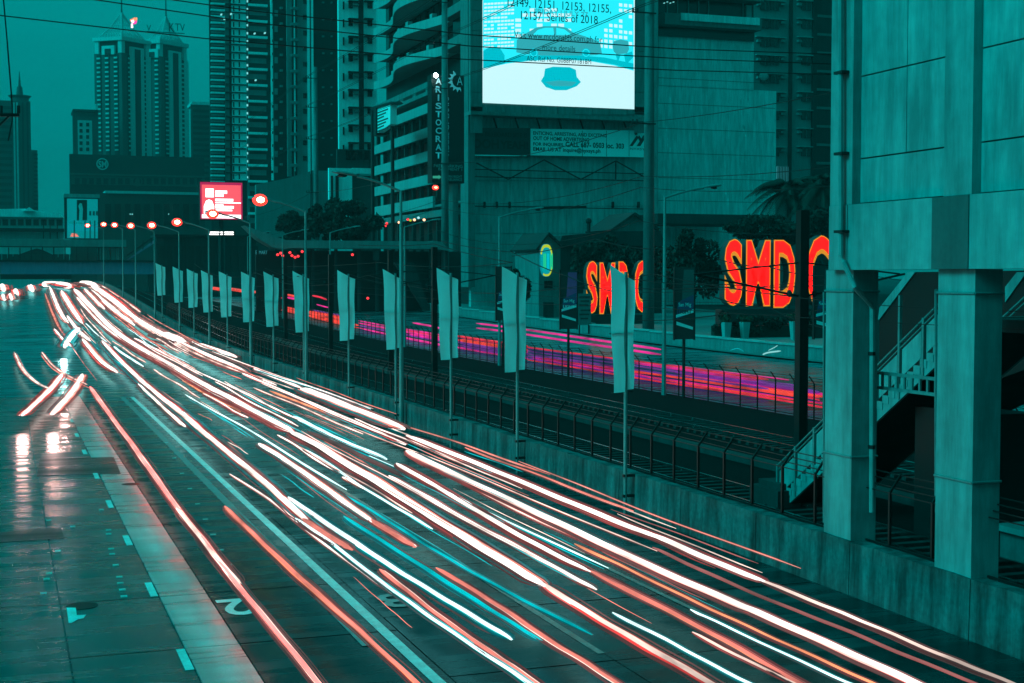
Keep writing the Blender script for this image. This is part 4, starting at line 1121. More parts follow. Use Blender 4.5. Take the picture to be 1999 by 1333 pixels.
# twin towers, corner towards the camera
def twin(label, pc, half_l, half_r, top, tier, par, apex, Y, cols_l, cols_r, win0, win1):
    """two faces meet at column pc; left face reaches pc-half_l, right face pc+half_r"""
    c = atY(pc, 540, Y); c.z = 0
    t = thing('twin_tower', label, 'building', (c.x, Y, 0), 'twin towers')
    k = depth(c) / FPX
    wl, wr = half_l * k, half_r * k
    dl, dr = Vector((-.80, .60, 0)), Vector((.80, .60, 0))
    L, Rr = wl / .78, wr / .80
    def P(a, b, z): return c + dl * a + dr * b + Vector((0, 0, z))
    def blk(a0, a1, b0, b1, z0, z1, name, mat):
        return MB().hexa([P(a0, b0, z0), P(a0, b1, z0), P(a1, b1, z0), P(a1, b0, z0)], [P(a0, b0, z1), P(a0, b1, z1), P(a1, b1, z1), P(a1, b0, z1)]).build(name, mat, t)
    Z = lambda py: 7 + (HOR - py) * k
    blk(0, L, 0, Rr, -2, Z(top), 'wall', 'far_mid')
    i = 5 * k
    blk(i, L - i, i, Rr - i, Z(top), Z(tier), 'upper_storey', 'far_dark')
    for (a, b) in ((i, i), (L - i, i), (i, Rr - i)):
        blk(a - 1.2, a + 1.2, b - 1.2, b + 1.2, Z(top), Z(tier), 'corner_pier', 'far_pale')
    blk(i - 2, L - i + 2, i - 2, Rr - i + 2, Z(tier), Z(par), 'cornice', 'far_pale')
    # strips and bright sills on both faces
    for u in cols_l:
        a = L * u; w = 4.6 * k
        blk(a - w, a + w, -.3, .0, Z(400), Z(win0 - 6), 'window_strip', 'far_dark')
        m = MB(); py = win0
        while py < win1:
            q = [P(a - w * .8, -.7, Z(py + 3.2)), P(a + w * .8, -.7, Z(py + 3.2)), P(a + w * .8, -.7, Z(py)), P(a - w * .8, -.7, Z(py))]
            m.prism(q, dr * .35); py += 8.9
        o = m.build('window_sills', 'far_pale', t); o['kind'] = 'stuff'
    for u in cols_r:
        b = Rr * u; w = 4.8 * k
        blk(-.3, .0, b - w, b + w, Z(400), Z(win0 - 6), 'window_strip', 'far_dark')
        m = MB(); py = win0
        while py < win1:
            q = [P(-.7, b + w * .8, Z(py + 3.2)), P(-.7, b - w * .8, Z(py + 3.2)), P(-.7, b - w * .8, Z(py)), P(-.7, b + w * .8, Z(py))]
            m.prism(q, dl * .35); py += 8.9
        o = m.build('window_sills', 'far_pale', t); o['kind'] = 'stuff'
    b = Rr * .50
    blk(-1.0, .0, b - 4.8, b + 4.8, Z(395), Z(top - 14), 'arched_bay', 'far_pale')
    blk(-1.3, -1.02, b - 2.0, b + 2.0, Z(395), Z(top - 10), 'bay_recess', 'far_dark')
    a = L * .45
    blk(a - 4, a + 4, -1.0, 0, Z(top + 3), Z(top - 14), 'arched_bay', 'far_pale')
    blk(a - 1.8, a + 1.8, -1.3, -1.02, Z(top + 3), Z(top - 8), 'bay_recess', 'far_dark')
    blk(-.6, 0, Rr - 3.4, Rr, Z(400), Z(top), 'corner_strip', 'far_pale')
    # lattice pyramid
    ce = P(L / 2, Rr / 2, 0); z0 = Z(par); za = Z(apex)
    cr = [P(i, i, z0), P(L - i, i, z0), P(L - i, Rr - i, z0), P(i, Rr - i, z0)]
    ap = Vector((ce.x, ce.y, za))
    m = MB()
    for q in range(4):
        A_, B_ = cr[q], cr[(q + 1) % 4]
        m.tube([A_, A_.lerp(ap, .5) - Vector((0, 0, (za - z0) * .1)), ap], .40, 5)
        for j in range(1, 5):
            s = A_.lerp(B_, j / 5); m.tube([s, s.lerp(ap, .42) - Vector((0, 0, (za - z0) * .10)), ap], .15, 4)
        for lv in (.12, .26, .42, .6):
            m.tube([A_.lerp(ap, lv) - Vector((0, 0, (za - z0) * .08)), B_.lerp(ap, lv) - Vector((0, 0, (za - z0) * .08))], .15, 4)
        for j in range(8):
            a0, a1 = A_.lerp(B_, j / 8), A_.lerp(B_, (j + 1) / 8)
            m.tube([a0, (a0.lerp(a1, .5)).lerp(ap, .17)], .22, 4); m.tube([a1, (a0.lerp(a1, .5)).lerp(ap, .17)], .22, 4)
    m.build('lattice_pyramid', 'far_pale', t)
    MB().tube([ap - Vector((0, 0, 1)), ap + Vector((0, 0, 26))], [.5, .12], 6).build('spire', 'far_mid', t)
    return t
YT = 820
twin('left one of the hazy twin towers with a lattice pyramid roof', 243, 48, 57, 106, 82, 75, 22, YT, (.2, .52, .82), (.25, .78), 114, 300)
twin('right one of the hazy twin towers, half hidden behind its sister', 317, 26, 58, 113, 88, 80, 30, YT + 40, (.2, .75), (.22, .80), 120, 308)
# lit bird shaped sign on the left tower
t = thing('lit_emblem', 'tiny pink and orange glowing emblem beside the left pyramid roof', 'sign', base_of(262, YT - 20))
t.location.z = atY(262, 60, YT - 20).z
Yq = YT - 20
fpoly('stem', 'e_led_white', t, [(256, 54), (260, 54), (259, 46), (256, 46)], Yq, 0, .6)
fpoly('flame', 'e_orange', t, [(254, 38), (262, 34), (268, 34), (268, 40), (260, 44), (255, 42)], Yq, 0, .6)
fpoly('flame', 'e_pink', t, [(258, 45), (264, 40), (268, 41), (266, 46), (261, 47)], Yq, .3, .6)
fpoly('flame', 'e_led_white', t, [(256, 40), (261, 38), (262, 43), (258, 45)], Yq, .5, .4)
t = thing('roof_letters', 'dark roof letters V KTV on the right twin tower', 'sign', base_of(322, YT + 30))
t.location.z = atY(322, 60, YT + 30).z
ftext('letter', 'V', 'far_dark', t, 286, 295, 48, 60, YT + 30, 0)
ftext('letter', 'K', 'far_dark', t, 330, 340, 45, 62, YT + 30, 0)
ftext('letter', 'TV', 'far_dark', t, 342, 361, 46, 60, YT + 30, 0)
MB().box(atY(286, 60, YT + 30).x, atY(360, 60, YT + 30).x, YT + 29.5, YT + 30.2, atY(322, 64, YT + 30).z, atY(322, 62.5, YT + 30).z).build('letter_rail', 'far_mid', t)

Y = 760
t = thing('mall_podium', 'dark shopping mall block with round SM sign below the twin towers', 'building', base_of(265, Y))
body(t, 'wall', 'far_dark', 137, 400, 304, Y, 30)
body(t, 'storey', 'far_mid', 140, 400, 345, Y, 20, 362, .8)
fpiece('ledge', 'far_mid', t, 137, 400, 341, 344, Y, 2, .2)
for x in range(146, 398, 14): fpiece('window', 'far_dark', t, x, x + 9, 348, 360, Y, 1.1, .2)
def ring(name, mat, parent, px, py, r, rw, Y, front, n=20):
    m = MB(); c = atY(px, py, Y - front); k = depth(c) / FPX
    pts = [[(c.x + q * k * math.cos(2 * math.pi * j / n), c.y, c.z + q * k * math.sin(2 * math.pi * j / n)) for j in range(n)] for q in (r, r - rw)]
    m.v = pts[0] + pts[1]; m.f = [(j, (j + 1) % n, n + (j + 1) % n, n + j) for j in range(n)]
    m.v += [(x, y + .3, z) for x, y, z in m.v]; m.f += [(2 * n + j, 2 * n + (j + 1) % n, (j + 1) % n, j) for j in range(n)]
    return m.build(name, mat, parent)
ring('sign_ring', 'far_pale', t, 200, 320, 11.5, 2.2, Y, .4)
ftext('sign_letters', 'SM', 'far_pale', t, 192, 208, 314, 327, Y, .5, .03)
ring('sign_ring', 'far_mid', t, 268, 354, 10, 2.2, Y, 1.6)
fpoly('emblem', 'far_mid', t, [(262, 360), (265, 350), (268, 346), (271, 350), (274, 360)], Y, 1.6, .3)
t = thing('hotel_block', 'pale panelled hotel block left of the twin towers', 'building', base_of(165, 800))
body(t, 'wall', 'far_mid', 144, 194, 218, 800, 20)
fpiece('roof_cap', 'far_dark', t, 142, 192, 214, 219, 800, 1.5, 20)
fpiece('panel', 'far_pale', t, 152, 180, 235, 304, 800, .6, .2)
rows_of(t, 'window', 'far_dark', [(155, 161), (168, 174)], 240, 300, 12, 7, 800, .9, .2)
fpiece('chimney', 'far_pale', t, 186, 191, 203, 218, 800, .5, 3)
t = thing('office_block', 'dark hazy office block right of the twin towers', 'building', base_of(392, 800))
body(t, 'wall', 'far_mid', 374, 414, 203, 800, 20)
fpiece('roof_cap', 'far_pale', t, 374, 412, 199, 205, 800, 1, 20)
rows_of(t, 'floor_band', 'far_dark', [(377, 408)], 214, 420, 11, 5, 800, .6, .2)

# low hall, posters and roofs behind the far footbridge
Y = 560
t = thing('flat_roofed_hall', 'dim long flat building behind the lit street lamps', 'building', base_of(290, Y))
body(t, 'wall', 'far_mid', 190, 400, 378, Y, 20)
fpiece('roof_edge', 'far_pale', t, 205, 395, 374, 379, Y, 1, 20)
for x in range(205, 392, 19): fpiece('bay', 'far_dark', t, x, x + 12, 398, 440, Y, .6, .2)
for x in (253, 257, 328): fpiece('lit_window', 'e_window', t, x, x + 1.6, 417, 419, Y, .9, .1)
t = thing('domed_hall', 'pale low hall with shallow domed roof at the far left', 'building', base_of(50, 480))
body(t, 'wall', 'far_pale', -30, 125, 424, 480, 20)
x0, x1, z0, z1 = frect(-30, 125, 410, 424, 480)
MB().prism([(x0, 478, z0), (x1, 478, z0), (x1 - 1, 478, z0 + 1.0), ((x0 + x1) / 2, 478, z1 + .4), (x0, 478, z1)], (0, 24, 0)).build('dome_roof', 'tower_pale', t)
MB().prism([atY(x, y, 476) for x, y in ((45, 412), (57, 404), (69, 412))], (0, 5, 0)).build('gable', 'tower_pale', t)
for x in range(-25, 120, 15): fpiece('bay', 'far_mid', t, x, x + 11, 428, 440, 480, .3, .1)
fpiece('dark_eave', 'far_dark', t, -30, 125, 446, 452, 480, 4, .2)
Y = 440
t = thing('poster_board', 'lit poster hoarding with a standing figure picture, far left', 'billboard', base_of(160, Y))
fpiece('back', 'dark_concrete', t, 126, 194, 380, 466, Y, 0, 3)
fpiece('cap', 'pale_concrete', t, 124, 194, 379, 386, Y, 1.4, 3)
fpiece('poster', 'e_poster', t, 131, 191, 388, 432, Y, .3, .1)
fpiece('poster', 'e_signblue', t, 131, 191, 432, 451, Y, .3, .1)
fpiece('poster', 'e_poster', t, 131, 191, 451, 465, Y, .3, .1)
fpoly('picture', 'print_dark', t, [(150, 430), (150, 390), (170, 390), (170, 430)], Y, .4, .05)
fpoly('picture', 'print_pale', t, [(154, 430), (155, 410), (153, 402), (156, 396), (160, 397), (162, 408), (161, 430)], Y, .5, .05)
for x in (174, 181, 187): fpoly('picture', 'print_dark', t, [(x, 420), (x + .5, 412), (x + 4, 412), (x + 4, 421)], Y, .4, .05)
for a, b in ((133, 148), (150, 163), (165, 172), (174, 189)): fpiece('text_bar', 'print_pale', t, a, b, 433, 437, Y, .45, -.35)
fpoly('picture', 'e_salmon', t, [(137, 462), (140, 455), (150, 456), (154, 462)], Y, .4, .05)

# far footbridge over the crest
Y = 400
t = thing('far_footbridge', 'roofed footbridge crossing the road at the far crest', 'bridge', base_of(150, Y))
x0, x1, z0, z1 = frect(-60, 302, 511, 535, Y)
MB().box(x0, x1, Y, Y + 5, z0, z1).build('girder', 'purple_girder', t)
MB().box(x0, x1, Y - .5, Y + 5.4, z1, z1 + .5).build('girder_flange', 'dark_metal', t)
MB().box(x0, x1 - .5, Y - .4, Y - .003, z0 - .02, z0 + .35).build('girder_flange', 'purple_girder', t)
fpiece('roof', 'roof_sheet', t, -60, 246, 467, 481, Y, .8, 5.5)
fpiece('roof_gutter', 'dark_metal', t, -60, 248, 481, 483, Y, 1.2, .0)
for x in range(-50, 246, 22): fpiece('post', 'dark_metal', t, x, x + 2.2, 483, 510, Y, .2, .2)
for x in range(190, 242, 9): fpiece('screen_panel', 'far_pale', t, x, x + 7, 484, 507, Y + 4, .1, .1)
for x in range(-40, 186, 11): fpiece('railing_panel', 'far_mid', t, x, x + 10, 496, 508, Y, .0, .15)
fpoly('stair_stringer', 'purple_girder', t, [(246, 508), (250, 508), (302, 474), (302, 468)], Y, 0, 1)
fpoly('stair_stringer', 'dark_metal', t, [(246, 498), (248, 500), (302, 463), (302, 459)], Y, 0, 1)
for x in (262, 278, 294): fpiece('stair_post', 'dark_metal', t, x, x + 2, 508 - (x - 246) * .66 - 18, 508 - (x - 246) * .66, Y, 0, .4)
for x in (296,):
    a = atY(x, 530, Y); MB().box(a.x - .8, a.x + .8, Y, Y + 3, -1, z0).build('pier', 'dark_concrete', t)
for x in (85, 98, 112, 128, 145, 166, 176, 185):
    a = atY(x, 466, 396); b = atY(x, 430 + (x % 5), 396); 
    o = MB().tube([a, b], .16, 6).build('roof_mast', 'dark_metal', t)
t = thing('far_shelter', 'dark arched shelter under the far footbridge roof', 'shelter', base_of(70, 430))
MB().prism([atY(x, y, 425) for x, y in ((0, 508), (28, 500), (60, 488), (72, 485), (84, 488), (120, 505), (140, 510), (0, 512))], (0, 6, 0)).build('roof', 'dark_concrete', t)
fpiece('wall', 'far_dark', t, 0, 140, 510, 545, 425, -.5, 5)

# ================================================================ towers left of centre
Y = 520
t = thing('slim_tower', 'tall pale apartment tower with stacked balconies left of centre', 'building', base_of(470, Y))
body(t, 'wall', 'tower_dark', 411, 534, -80, Y, 30)
rows_of(t, 'balcony_slab', 'tower_pale', [(411, 438)], -6, 370, 12.4, 3.2, Y, 1.5, .1)
rows_of(t, 'balcony_back', 'tower_mid', [(412, 437)], -1, 366, 12.4, 4, Y, .3, .1)
fpiece('shaft', 'tower_mid', t, 438, 447, -80, 352, Y, .5, .1)
fpiece('shaft', 'tower_pale', t, 452, 480, -80, 352, Y, 1.0, .1)
rows_of(t, 'floor_line', 'tower_dark', [(440, 480)], -7, 350, 15.6, 2.4, Y, 1.4, .1)
rows_of(t, 'window', 'glass_dark', [(454, 456.5), (465, 467.5)], -3, 348, 15.6, 9.5, Y, 1.1, .1)
rows_of(t, 'lamp_window', 'e_window', [(481, 483.5)], 1, 348, 15.6, 4, Y, .9, .1)
fpiece('shaft', 'tower_mid', t, 480.5, 485.5, -80, 430, Y, .6, .1)
rows_of(t, 'balcony_slab', 'tower_pale', [(484, 521)], 9, 440, 31.2, 4.5, Y, 1.6, .1)
rows_of(t, 'balcony_back', 'tower_mid', [(486, 520)], 20, 430, 31.2, 10, Y, .15, .1)
fpiece('corner_strip', 'tower_pale', t, 528, 535, -80, 352, Y, 1.8, .1)
rows_of(t, 'window', 'glass_dark', [(529.5, 531.5)], 2, 348, 25.5, 5, Y, 2.0, .1)
for x, y in ((515, 64), (495, 65), (449, 27), (430, 28), (497, 156), (436, 37)): fpiece('lit_window', 'e_window', t, x, x + 2.5, y, y + 2.2, Y, 1.75, .1)
Y = 400
t = thing('dark_condominium', 'dark slab condominium with columns of air conditioners', 'building', base_of(600, Y))
body(t, 'wall', 'tower_dark', 535, 662, -80, Y, 30)
fpiece('pale_bay', 'tower_mid', t, 559, 601, -80, 345, Y, 1.2, .1)
fpiece('pale_bay', 'tower_pale', t, 598, 603, -80, 340, Y, 1.5, .1)
fpiece('pale_bay', 'tower_pale', t, 606, 610, -80, 335, Y, 1.5, .1)
fpiece('pale_strip', 'tower_pale', t, 571.5, 574.5, -80, 335, Y, 1.5, .1)
rows_of(t, 'window', 'glass_dark', [(568, 571), (575, 578)], -8, 335, 30.5, 22, Y, 1.55, .1)
rows_of(t, 'bay_ledge', 'tower_mid', [(566, 580)], 16, 340, 30.5, 5, Y, 2.0, .1)
rows_of(t, 'window', 'glass_dark', [(590, 597)], 0, 335, 30.5, 9, Y, 1.4, .1)
rows_of(t, 'air_conditioner', 'tower_mid', [(546, 551)], 14, 340, 30.5, 4, Y, .9, .1)
rows_of(t, 'air_conditioner', 'tower_mid', [(628, 632), (645, 648)], 4, 420, 33, 3, Y, .9, .1)
rows_of(t, 'window_bay', 'tower_mid', [(536, 542)], 20, 340, 30.5, 12, Y, .3, .1)
fpoly('podium_wall', 'tower_mid', t, [(500, 462), (500, 360), (560, 348), (606, 334), (606, 462)], Y, 3.2, 2)
fpiece('podium_wall', 'tower_mid', t, 607, 660, 334, 470, Y, 2.0, 2)
Y = 330
t = thing('pale_apartment_tower', 'pale apartment tower with windows and a dark central slot', 'building', base_of(695, Y))
body(t, 'wall', 'tower_pale', 662, 736, -80, Y, 20, 295)
fpiece('slot', 'tower_dark', t, 700, 709, -80, 292, Y, .4, .1)
rows_of(t, 'window', 'glass_dark', [(680, 688), (717, 726)], 5, 285, 34.5, 11, Y, .35, .1)
rows_of(t, 'window_hood', 'tower_dark', [(679, 699), (710, 727)], 2, 285, 34.5, 2.5, Y, 1.1, .1)
rows_of(t, 'air_conditioner', 'tower_mid', [(690, 699)], 9, 285, 34.5, 3, Y, 1.0, .1)
rows_of(t, 'window', 'glass_dark', [(669, 671.5)], 3, 285, 35, 15, Y, .35, .1)
body(t, 'podium_storey', 'dark_concrete', 659, 738, 292, Y - 2, 20, 330)
for x in (675, 686, 698, 711): fpiece('window', 'glass_dark', t, x, x + 9, 294, 312, Y - 2, .2, .1)
x0, x1, z0, z1 = frect(643, 740, 330, 470, Y - 4)
body(t, 'podium', 'tower_pale', 643, 688, 328, Y - 4, 20)
body(t, 'podium_wing', 'far_mid', 688, 740, 342, Y - 3.5, 20)
fpiece('podium_beam', 'tower_pale', t, 688, 728, 328, 339, Y - 4, .0, 3)
for a, b in ((646, 650), (655, 661)): fpiece('opening', 'tower_dark', t, a, b, 343, 420, Y - 4, .15, .1)
# ================================================================ parking block with curved balconies (faces the road)
XA = 75.0
ys0, ys1 = s_at(728, XA), s_at(915, XA)      # far and near end
t = thing('curved_balcony_block', 'apartment block with wavy balconies above open parking floors', 'building', (XA, 265, 0))
YF, YN = ys0, ys1
MB().box(XA + 3.0, XA + 30, YN + 1, YF - .5, -1, 78).build('core_wall', 'tower_dark', t)
def zrow(y, px=841): return 7 + (HOR - y) * depth(atX(px, 540, XA)) / FPX
bands = [(248, 267), (294, 314), (340, 360), (384, 406), (201, 220)]
Yparkn = s_at(845, XA)
for (a, b) in bands:
    MB().box(XA, XA + .5, Yparkn, YF - .3, zrow(b), zrow(a)).build('parapet', 'pale_concrete', t)
    MB().box(XA + .5, XA + 3.0, YN + 1.2, YF - .4, zrow(b) + .1, zrow(b) + .5).build('floor_slab', 'grey_concrete', t)
for k in range(9):
    y = YF - .8 - (YF - Yparkn - 1) * k / 8
    MB().box(XA + .8, XA + 1.5, y - .35, y + .35, 0, zrow(201)).build('column', 'dark_concrete', t)
MB().box(XA - .15, XA + .4, Yparkn, YF - .3, zrow(186), zrow(160)).build('slit_parapet', 'grey_concrete', t)
for k in range(5):
    a = Yparkn + 4 + k * 9; MB().box(XA - .2, XA - .153, a, a + 6.5, zrow(178), zrow(173)).build('slit', 'tower_dark', t)
MB().box(XA + .1, XA + 1.2, YN + 8, YF - 6, zrow(425), zrow(412)).build('canopy', 'grey_concrete', t)
levels = [47.3, 52.9, 58.6, 64.2, 69.8]
def wave(y): return XA - .6 + 2.1 * math.cos((y - YF) / (YF - YN) * 2 * math.pi * 1.35 + 1.0)
NW = 26
Yb = s_at(868, XA)
for z in levels:
    mb = MB(); pts = [YF + (Yb - YF) * k / NW for k in range(NW + 1)]
    for a, b in zip(pts, pts[1:]):
        xa, xb = wave(a), wave(b)
        mb.hexa([(xa, a, z), (XA + 3, a, z), (XA + 3, a, z + .35), (xa, a, z + .35)], [(xb, b, z), (XA + 3, b, z), (XA + 3, b, z + .35), (xb, b, z + .35)])
        mb.hexa([(xa - .15, a, z - .3), (xa + .1, a, z - .3), (xa + .1, a, z + 1.35), (xa - .15, a, z + 1.35)], [(xb - .15, b, z - .3), (xb + .1, b, z - .3), (xb + .1, b, z + 1.35), (xb - .15, b, z + 1.35)])
    mb.build('balcony', 'pale_concrete', t)
    for k in range(11):
        a = YF - 1.5 - (YF - Yb - 3) * k / 11
        MB().box(XA + 2.7, XA + 2.95, a - (YF - Yb) / 11 * .8, a, z + .4, z + 5.2).build('glass_pane', 'glass_dark', t)
        if k % 2: MB().box(XA + 2.3, XA + 2.69, a + .3, a + .6, z + .4, z + 5.25).build('mullion', 'dark_concrete', t)
    for k, f in enumerate((.18, .32, .55, .68, .85)):
        a = YF + (Yb - YF) * f + random.uniform(-1, 1); MB().box(wave(a) + .3, wave(a) + 1.2, a - 1, a + .6, z + 1.36, z + 2.0 + random.uniform(0, .5)).build('planter', 'pale_concrete', t)
# near end bay with tall windows
for z in [z_ for z_ in levels]:
    MB().box(XA - .5, XA + 2.9, YN + .5, Yb - .1, z - .3, z + 1.3).build('end_balcony', 'grey_concrete', t)
    MB().box(XA + 1.2, XA + 2.9, YN + 1.5, Yb - 1.5, z + 1.31, z + 5.2).build('end_window', 'glass_dark', t)
x0 = atY(897, 540, YN).x
# dots of light under the parking floors
for x, y, m in ((730, 440, 'e_amber'), (744, 440, 'e_amber'), (752, 441, 'e_tinyred'), (755, 436, 'e_tinyred'), (737, 443, 'e_amber'), (779, 434, 'e_amber'), (796, 428, 'e_tinyred'), (809, 429, 'e_amber'), (817, 425, 'e_sparkdim'), (828, 429, 'e_amber'), (801, 430, 'e_lime')):
    p = atX(x, y, XA - 1.2)
    tag(MB().ball(p, .28, .28, .24, 6, 4).build('shop_light', m, None, p), 'tiny coloured light under the parking floors', 'light', 'tiny lights under the parking floors')
# small roof billboard on a post in front
t = thing('small_billboard', 'small pale printed billboard on a dark post before the parking block', 'billboard', (67, s_at(760, 67), 0))
XB = 67.0
MB().prism([atX(x, y, XB) for x, y in ((733, 262), (762, 242), (762, 203), (733, 214))], (1.2, 0, 0)).build('panel', 'print_pale', t)
MB().prism([atX(x, y, XB - .3) for x, y in ((729, 266), (734, 263), (734, 210), (729, 213))], (2.2, 0, 0)).build('side_frame', 'dark_metal', t)
MB().prism([atX(x, y, XB - .2) for x, y in ((722, 210), (764, 198), (766, 202), (724, 215))], (2, 0, 0)).build('top_frame', 'black_metal', t)
for k in range(7): 
    MB().prism([atX(x, y, XB - .06) for x, y in ((737, 219 + 6 * k), (757 - (k % 3) * 4, 211.5 + 6 * k + (k % 3)), (757 - (k % 3) * 4, 214 + 6 * k + (k % 3)), (737, 221.5 + 6 * k))], (.05, 0, 0)).build('print_line', 'print_dark', t)
for px in (766, 727):
    p = atX(px, 240, XB + 1); MB().tube([(p.x, p.y, -.1), (p.x, p.y, p.z + 3)], .35, 8).build('post', 'black_metal', t)

# ================================================================ lamp shop sign
Y = 222
t = thing('lamp_shop_sign', 'tall dark vertical sign reading ARISTOCRAT HOUSE OF LAMPS', 'sign', base_of(876, Y))
fpiece('board', 'sign_dark', t, 843, 906, 146, 357, Y, 0, 2.5)
p = atY(876, 357, Y + 1.2); MB().tube([(p.x + .6, Y + 1.2, -.5), (p.x + .6, Y + 1.2, p.z - .003)], 1.0, 12).build('post', 'grey_concrete', t)
yy = 152
for ch in 'ARISTOCRAT':
    w = 3.2 if ch == 'I' else 11.5
    ftext('letter', ch, 'e_sparkdim' if ch in 'A' and yy < 160 else 'sign_letter', t, 856 - w / 2, 856 + w / 2, yy, yy + 12.6, Y, .08, .03); yy += 16.1
x0, x1, z0, z1 = frect(871, 876.5, 190, 303, Y - .08)
text('lettering', 'HOUSE OF LAMPS', 'sign_letter', t, ((x0 + x1) / 2, Y - .08, (z0 + z1) / 2), z1 - z0, x1 - x0, ux=(0, 0, 1), uy=(-1, 0, 0))
n = 22; c = atY(895, 158, Y - .1); kk = depth(c) / FPX
m = MB(); ro, ri = 17 * kk, 12.5 * kk
arc = [math.pi * (.62 + .98 * j / n) for j in range(n + 1)]
m.v = [(c.x + ro * math.cos(a), c.y, c.z + ro * math.sin(a)) for a in arc] + [(c.x + ri * math.cos(a), c.y, c.z + ri * math.sin(a)) for a in arc]
m.f = [(j, j + 1, n + 2 + j, n + 1 + j) for j in range(n)]
for j in range(0, n, 3):
    a0, a1 = arc[j], arc[min(j + 2, n)]; am = (a0 + a1) / 2; o = len(m.v)
    m.v += [(c.x + ro * math.cos(a0), c.y, c.z + ro * math.sin(a0)), (c.x + ro * math.cos(a1), c.y, c.z + ro * math.sin(a1)), (c.x + ro * 1.32 * math.cos(am), c.y, c.z + ro * 1.32 * math.sin(am))]; m.f.append((o, o + 1, o + 2))
m.build('sun_emblem', 'sign_letter', t)
ftext('letter', 'A', 'sign_letter', t, 892, 903, 149, 166, Y, .08, -.005)
ftext('lettering', 'FREE PARKING', 'sign_letter_dim', t, 847, 903, 321, 327, Y, .08)
ftext('lettering', 'BASEMENT 1', 'sign_letter_dim', t, 856, 902, 328, 333, Y, .08)
ftext('lettering', 'TURN RIGHT', 'sign_letter_dim', t, 868, 902, 342, 347, Y, .08)
ftext('lettering', 'RELIANCE', 'sign_letter_dim', t, 875, 902, 348, 353, Y, .08)
fpoly('arrow', 'e_greendim', t, [(845, 343), (856, 343), (856, 341), (862, 345.5), (856, 350), (856, 348), (845, 348)], Y, .1, .04)
p = atY(851, 147, Y - 2)
t = thing('flood_lamp', 'brilliant white lamp at the top of the lamp shop sign', 'lamp', p)
MB().ball(p, .38, .3, .38, 10, 6).build('bulb', 'e_sparkwhite', t)
MB().bar(p, (p.x, Y, p.z - .2), .12).build('bracket', 'dark_metal', t)
p = atY(850, 366, Y - 2)
t = thing('warning_lamp', 'small red white lamp just below the lamp shop sign', 'lamp', p)
MB().ball(p, .55, .3, .4, 10, 6).build('lens', 'e_lampred', t)
MB().ball(p + Vector((0, -.3, 0)), .32, .15, .2, 8, 5).build('bulb', 'e_amber', t)
MB().bar(p, (p.x, Y + .2, p.z + 1.2), .12).build('bracket', 'dark_metal', t)

# ================================================================ big screen building
Y = 230
t = thing('billboard_building', 'tall blank building face with panel seams behind the big lit screen', 'building', base_of(1100, Y))
body(t, 'wall', 'billboard_metal', 919, 1284, -120, Y, 30)
xs = [921 + 37 * k for k in range(10)]
for a, b in zip(xs, xs[1:]):
    for (c, d) in ((228, 252), (308, 352), (354, 402), (404, 455), (457, 520)):
        fpiece('cladding_panel', 'billboard_metal', t, a + .4, b - .4, c, d, Y, .12 + random.uniform(0, .05), .05)
for y in (336, 350, 406): fpiece('truss_chord', 'black_metal', t, 919, 1268, y - 1, y + .7, Y, 1.4, -1.1)
for (x0, y0, x1, y1) in ((930, 318, 992, 350), (992, 350, 1062, 312), (1062, 312, 1134, 350), (1134, 350, 1202, 314), (1202, 314, 1266, 350), (1202, 314, 1202, 350)):
    MB().bar(atY(x0, y0, Y - 1.25), atY(x1, y1, Y - 1.25), .2).build('truss_brace', 'dark_metal', t)
MB().bar(atY(1058, 406, Y - 1.4), atY(1144, 404, Y - 1.4), .45).build('pipe_rack', 'black_metal', t)
for x in (943, 967, 992, 1193, 1243): fpiece('stub', 'black_metal', t, x, x + 1.6, 394, 406, Y, 1.0, 0)
fpiece('corner_pier', 'grey_concrete', t, 906, 919, -120, 560, Y, 2.2, 2)
t = thing('led_screen', 'huge glowing cyan screen showing a car and fine print', 'screen', base_of(1090, Y - 2))
t.location.z = 38
YS_ = Y - 3
fpiece('frame', 'billboard_frame', t, 918, 1258, -120, 226, YS_, -.02, 2.6)
fpiece('frame_lip', 'billboard_frame', t, 916, 1260, 224, 231, YS_, .8, 2.6)
for x in range(922, 1250, 42): MB().bar(atY(x, 231, YS_ + .5), atY(x + 6, 250, YS_ + 2.5), .25).build('strut', 'dark_metal', t)
for a, b in ((918, 942), (1238, 1258)):
    for c in range(-60, 224, 40): fpiece('frame_panel', 'billboard_frame', t, a + .5, b - .5, c + .5, c + 39.5, YS_, .12, .0)
for a in range(918, 1258, 34): fpiece('frame_panel', 'billboard_frame', t, a + .5, a + 33.5, 208.5, 223.5, YS_, .12, .0)
fpiece('screen', 'e_screen_white', t, 942, 1238, -110, 207, YS_, .2, .0)
def sc(name, mat, pts, f): return fpoly(name, mat, t, pts, YS_, f, .01)
sc('picture', 'e_screen_cyan', [(943, 134), (990, 124), (1030, 119), (1090, 116), (1150, 119), (1200, 128), (1237, 138), (1237, -100), (943, -100)], .22)
sc('picture', 'e_screen_mid', [(943, 133), (985, 124), (985, 108), (975, 92), (955, 92), (943, 100)], .23)
sc('picture', 'e_screen_mid', [(1060, 116), (1150, 118), (1200, 126), (1237, 136), (1237, 124), (1180, 112), (1130, 108), (1010, 108), (985, 118), (985, 123), (1020, 119)], .23)
random.seed(21)
for r in range(13):
    for cidx in range(9):
        x = 945 + cidx * 6.6 + random.uniform(-.4, .4); y = 6 + r * 7.0 - cidx * .35
        if random.random() < .9: fpoly('picture_window', 'e_screen_white', t, [(x, y), (x + 5.4, y - .3), (x + 5.4, y + 3.2), (x, y + 3.8)], YS_, .24, .01)
for r in range(6):
    for cidx in range(8):
        x = 1006 + cidx * 14; y = 16 + r * 10
        if random.random() < .62: fpoly('picture_window', 'e_screen_white', t, [(x, y), (x + 11, y), (x + 11, y + 6.4), (x, y + 6.4)], YS_, .24, .01)
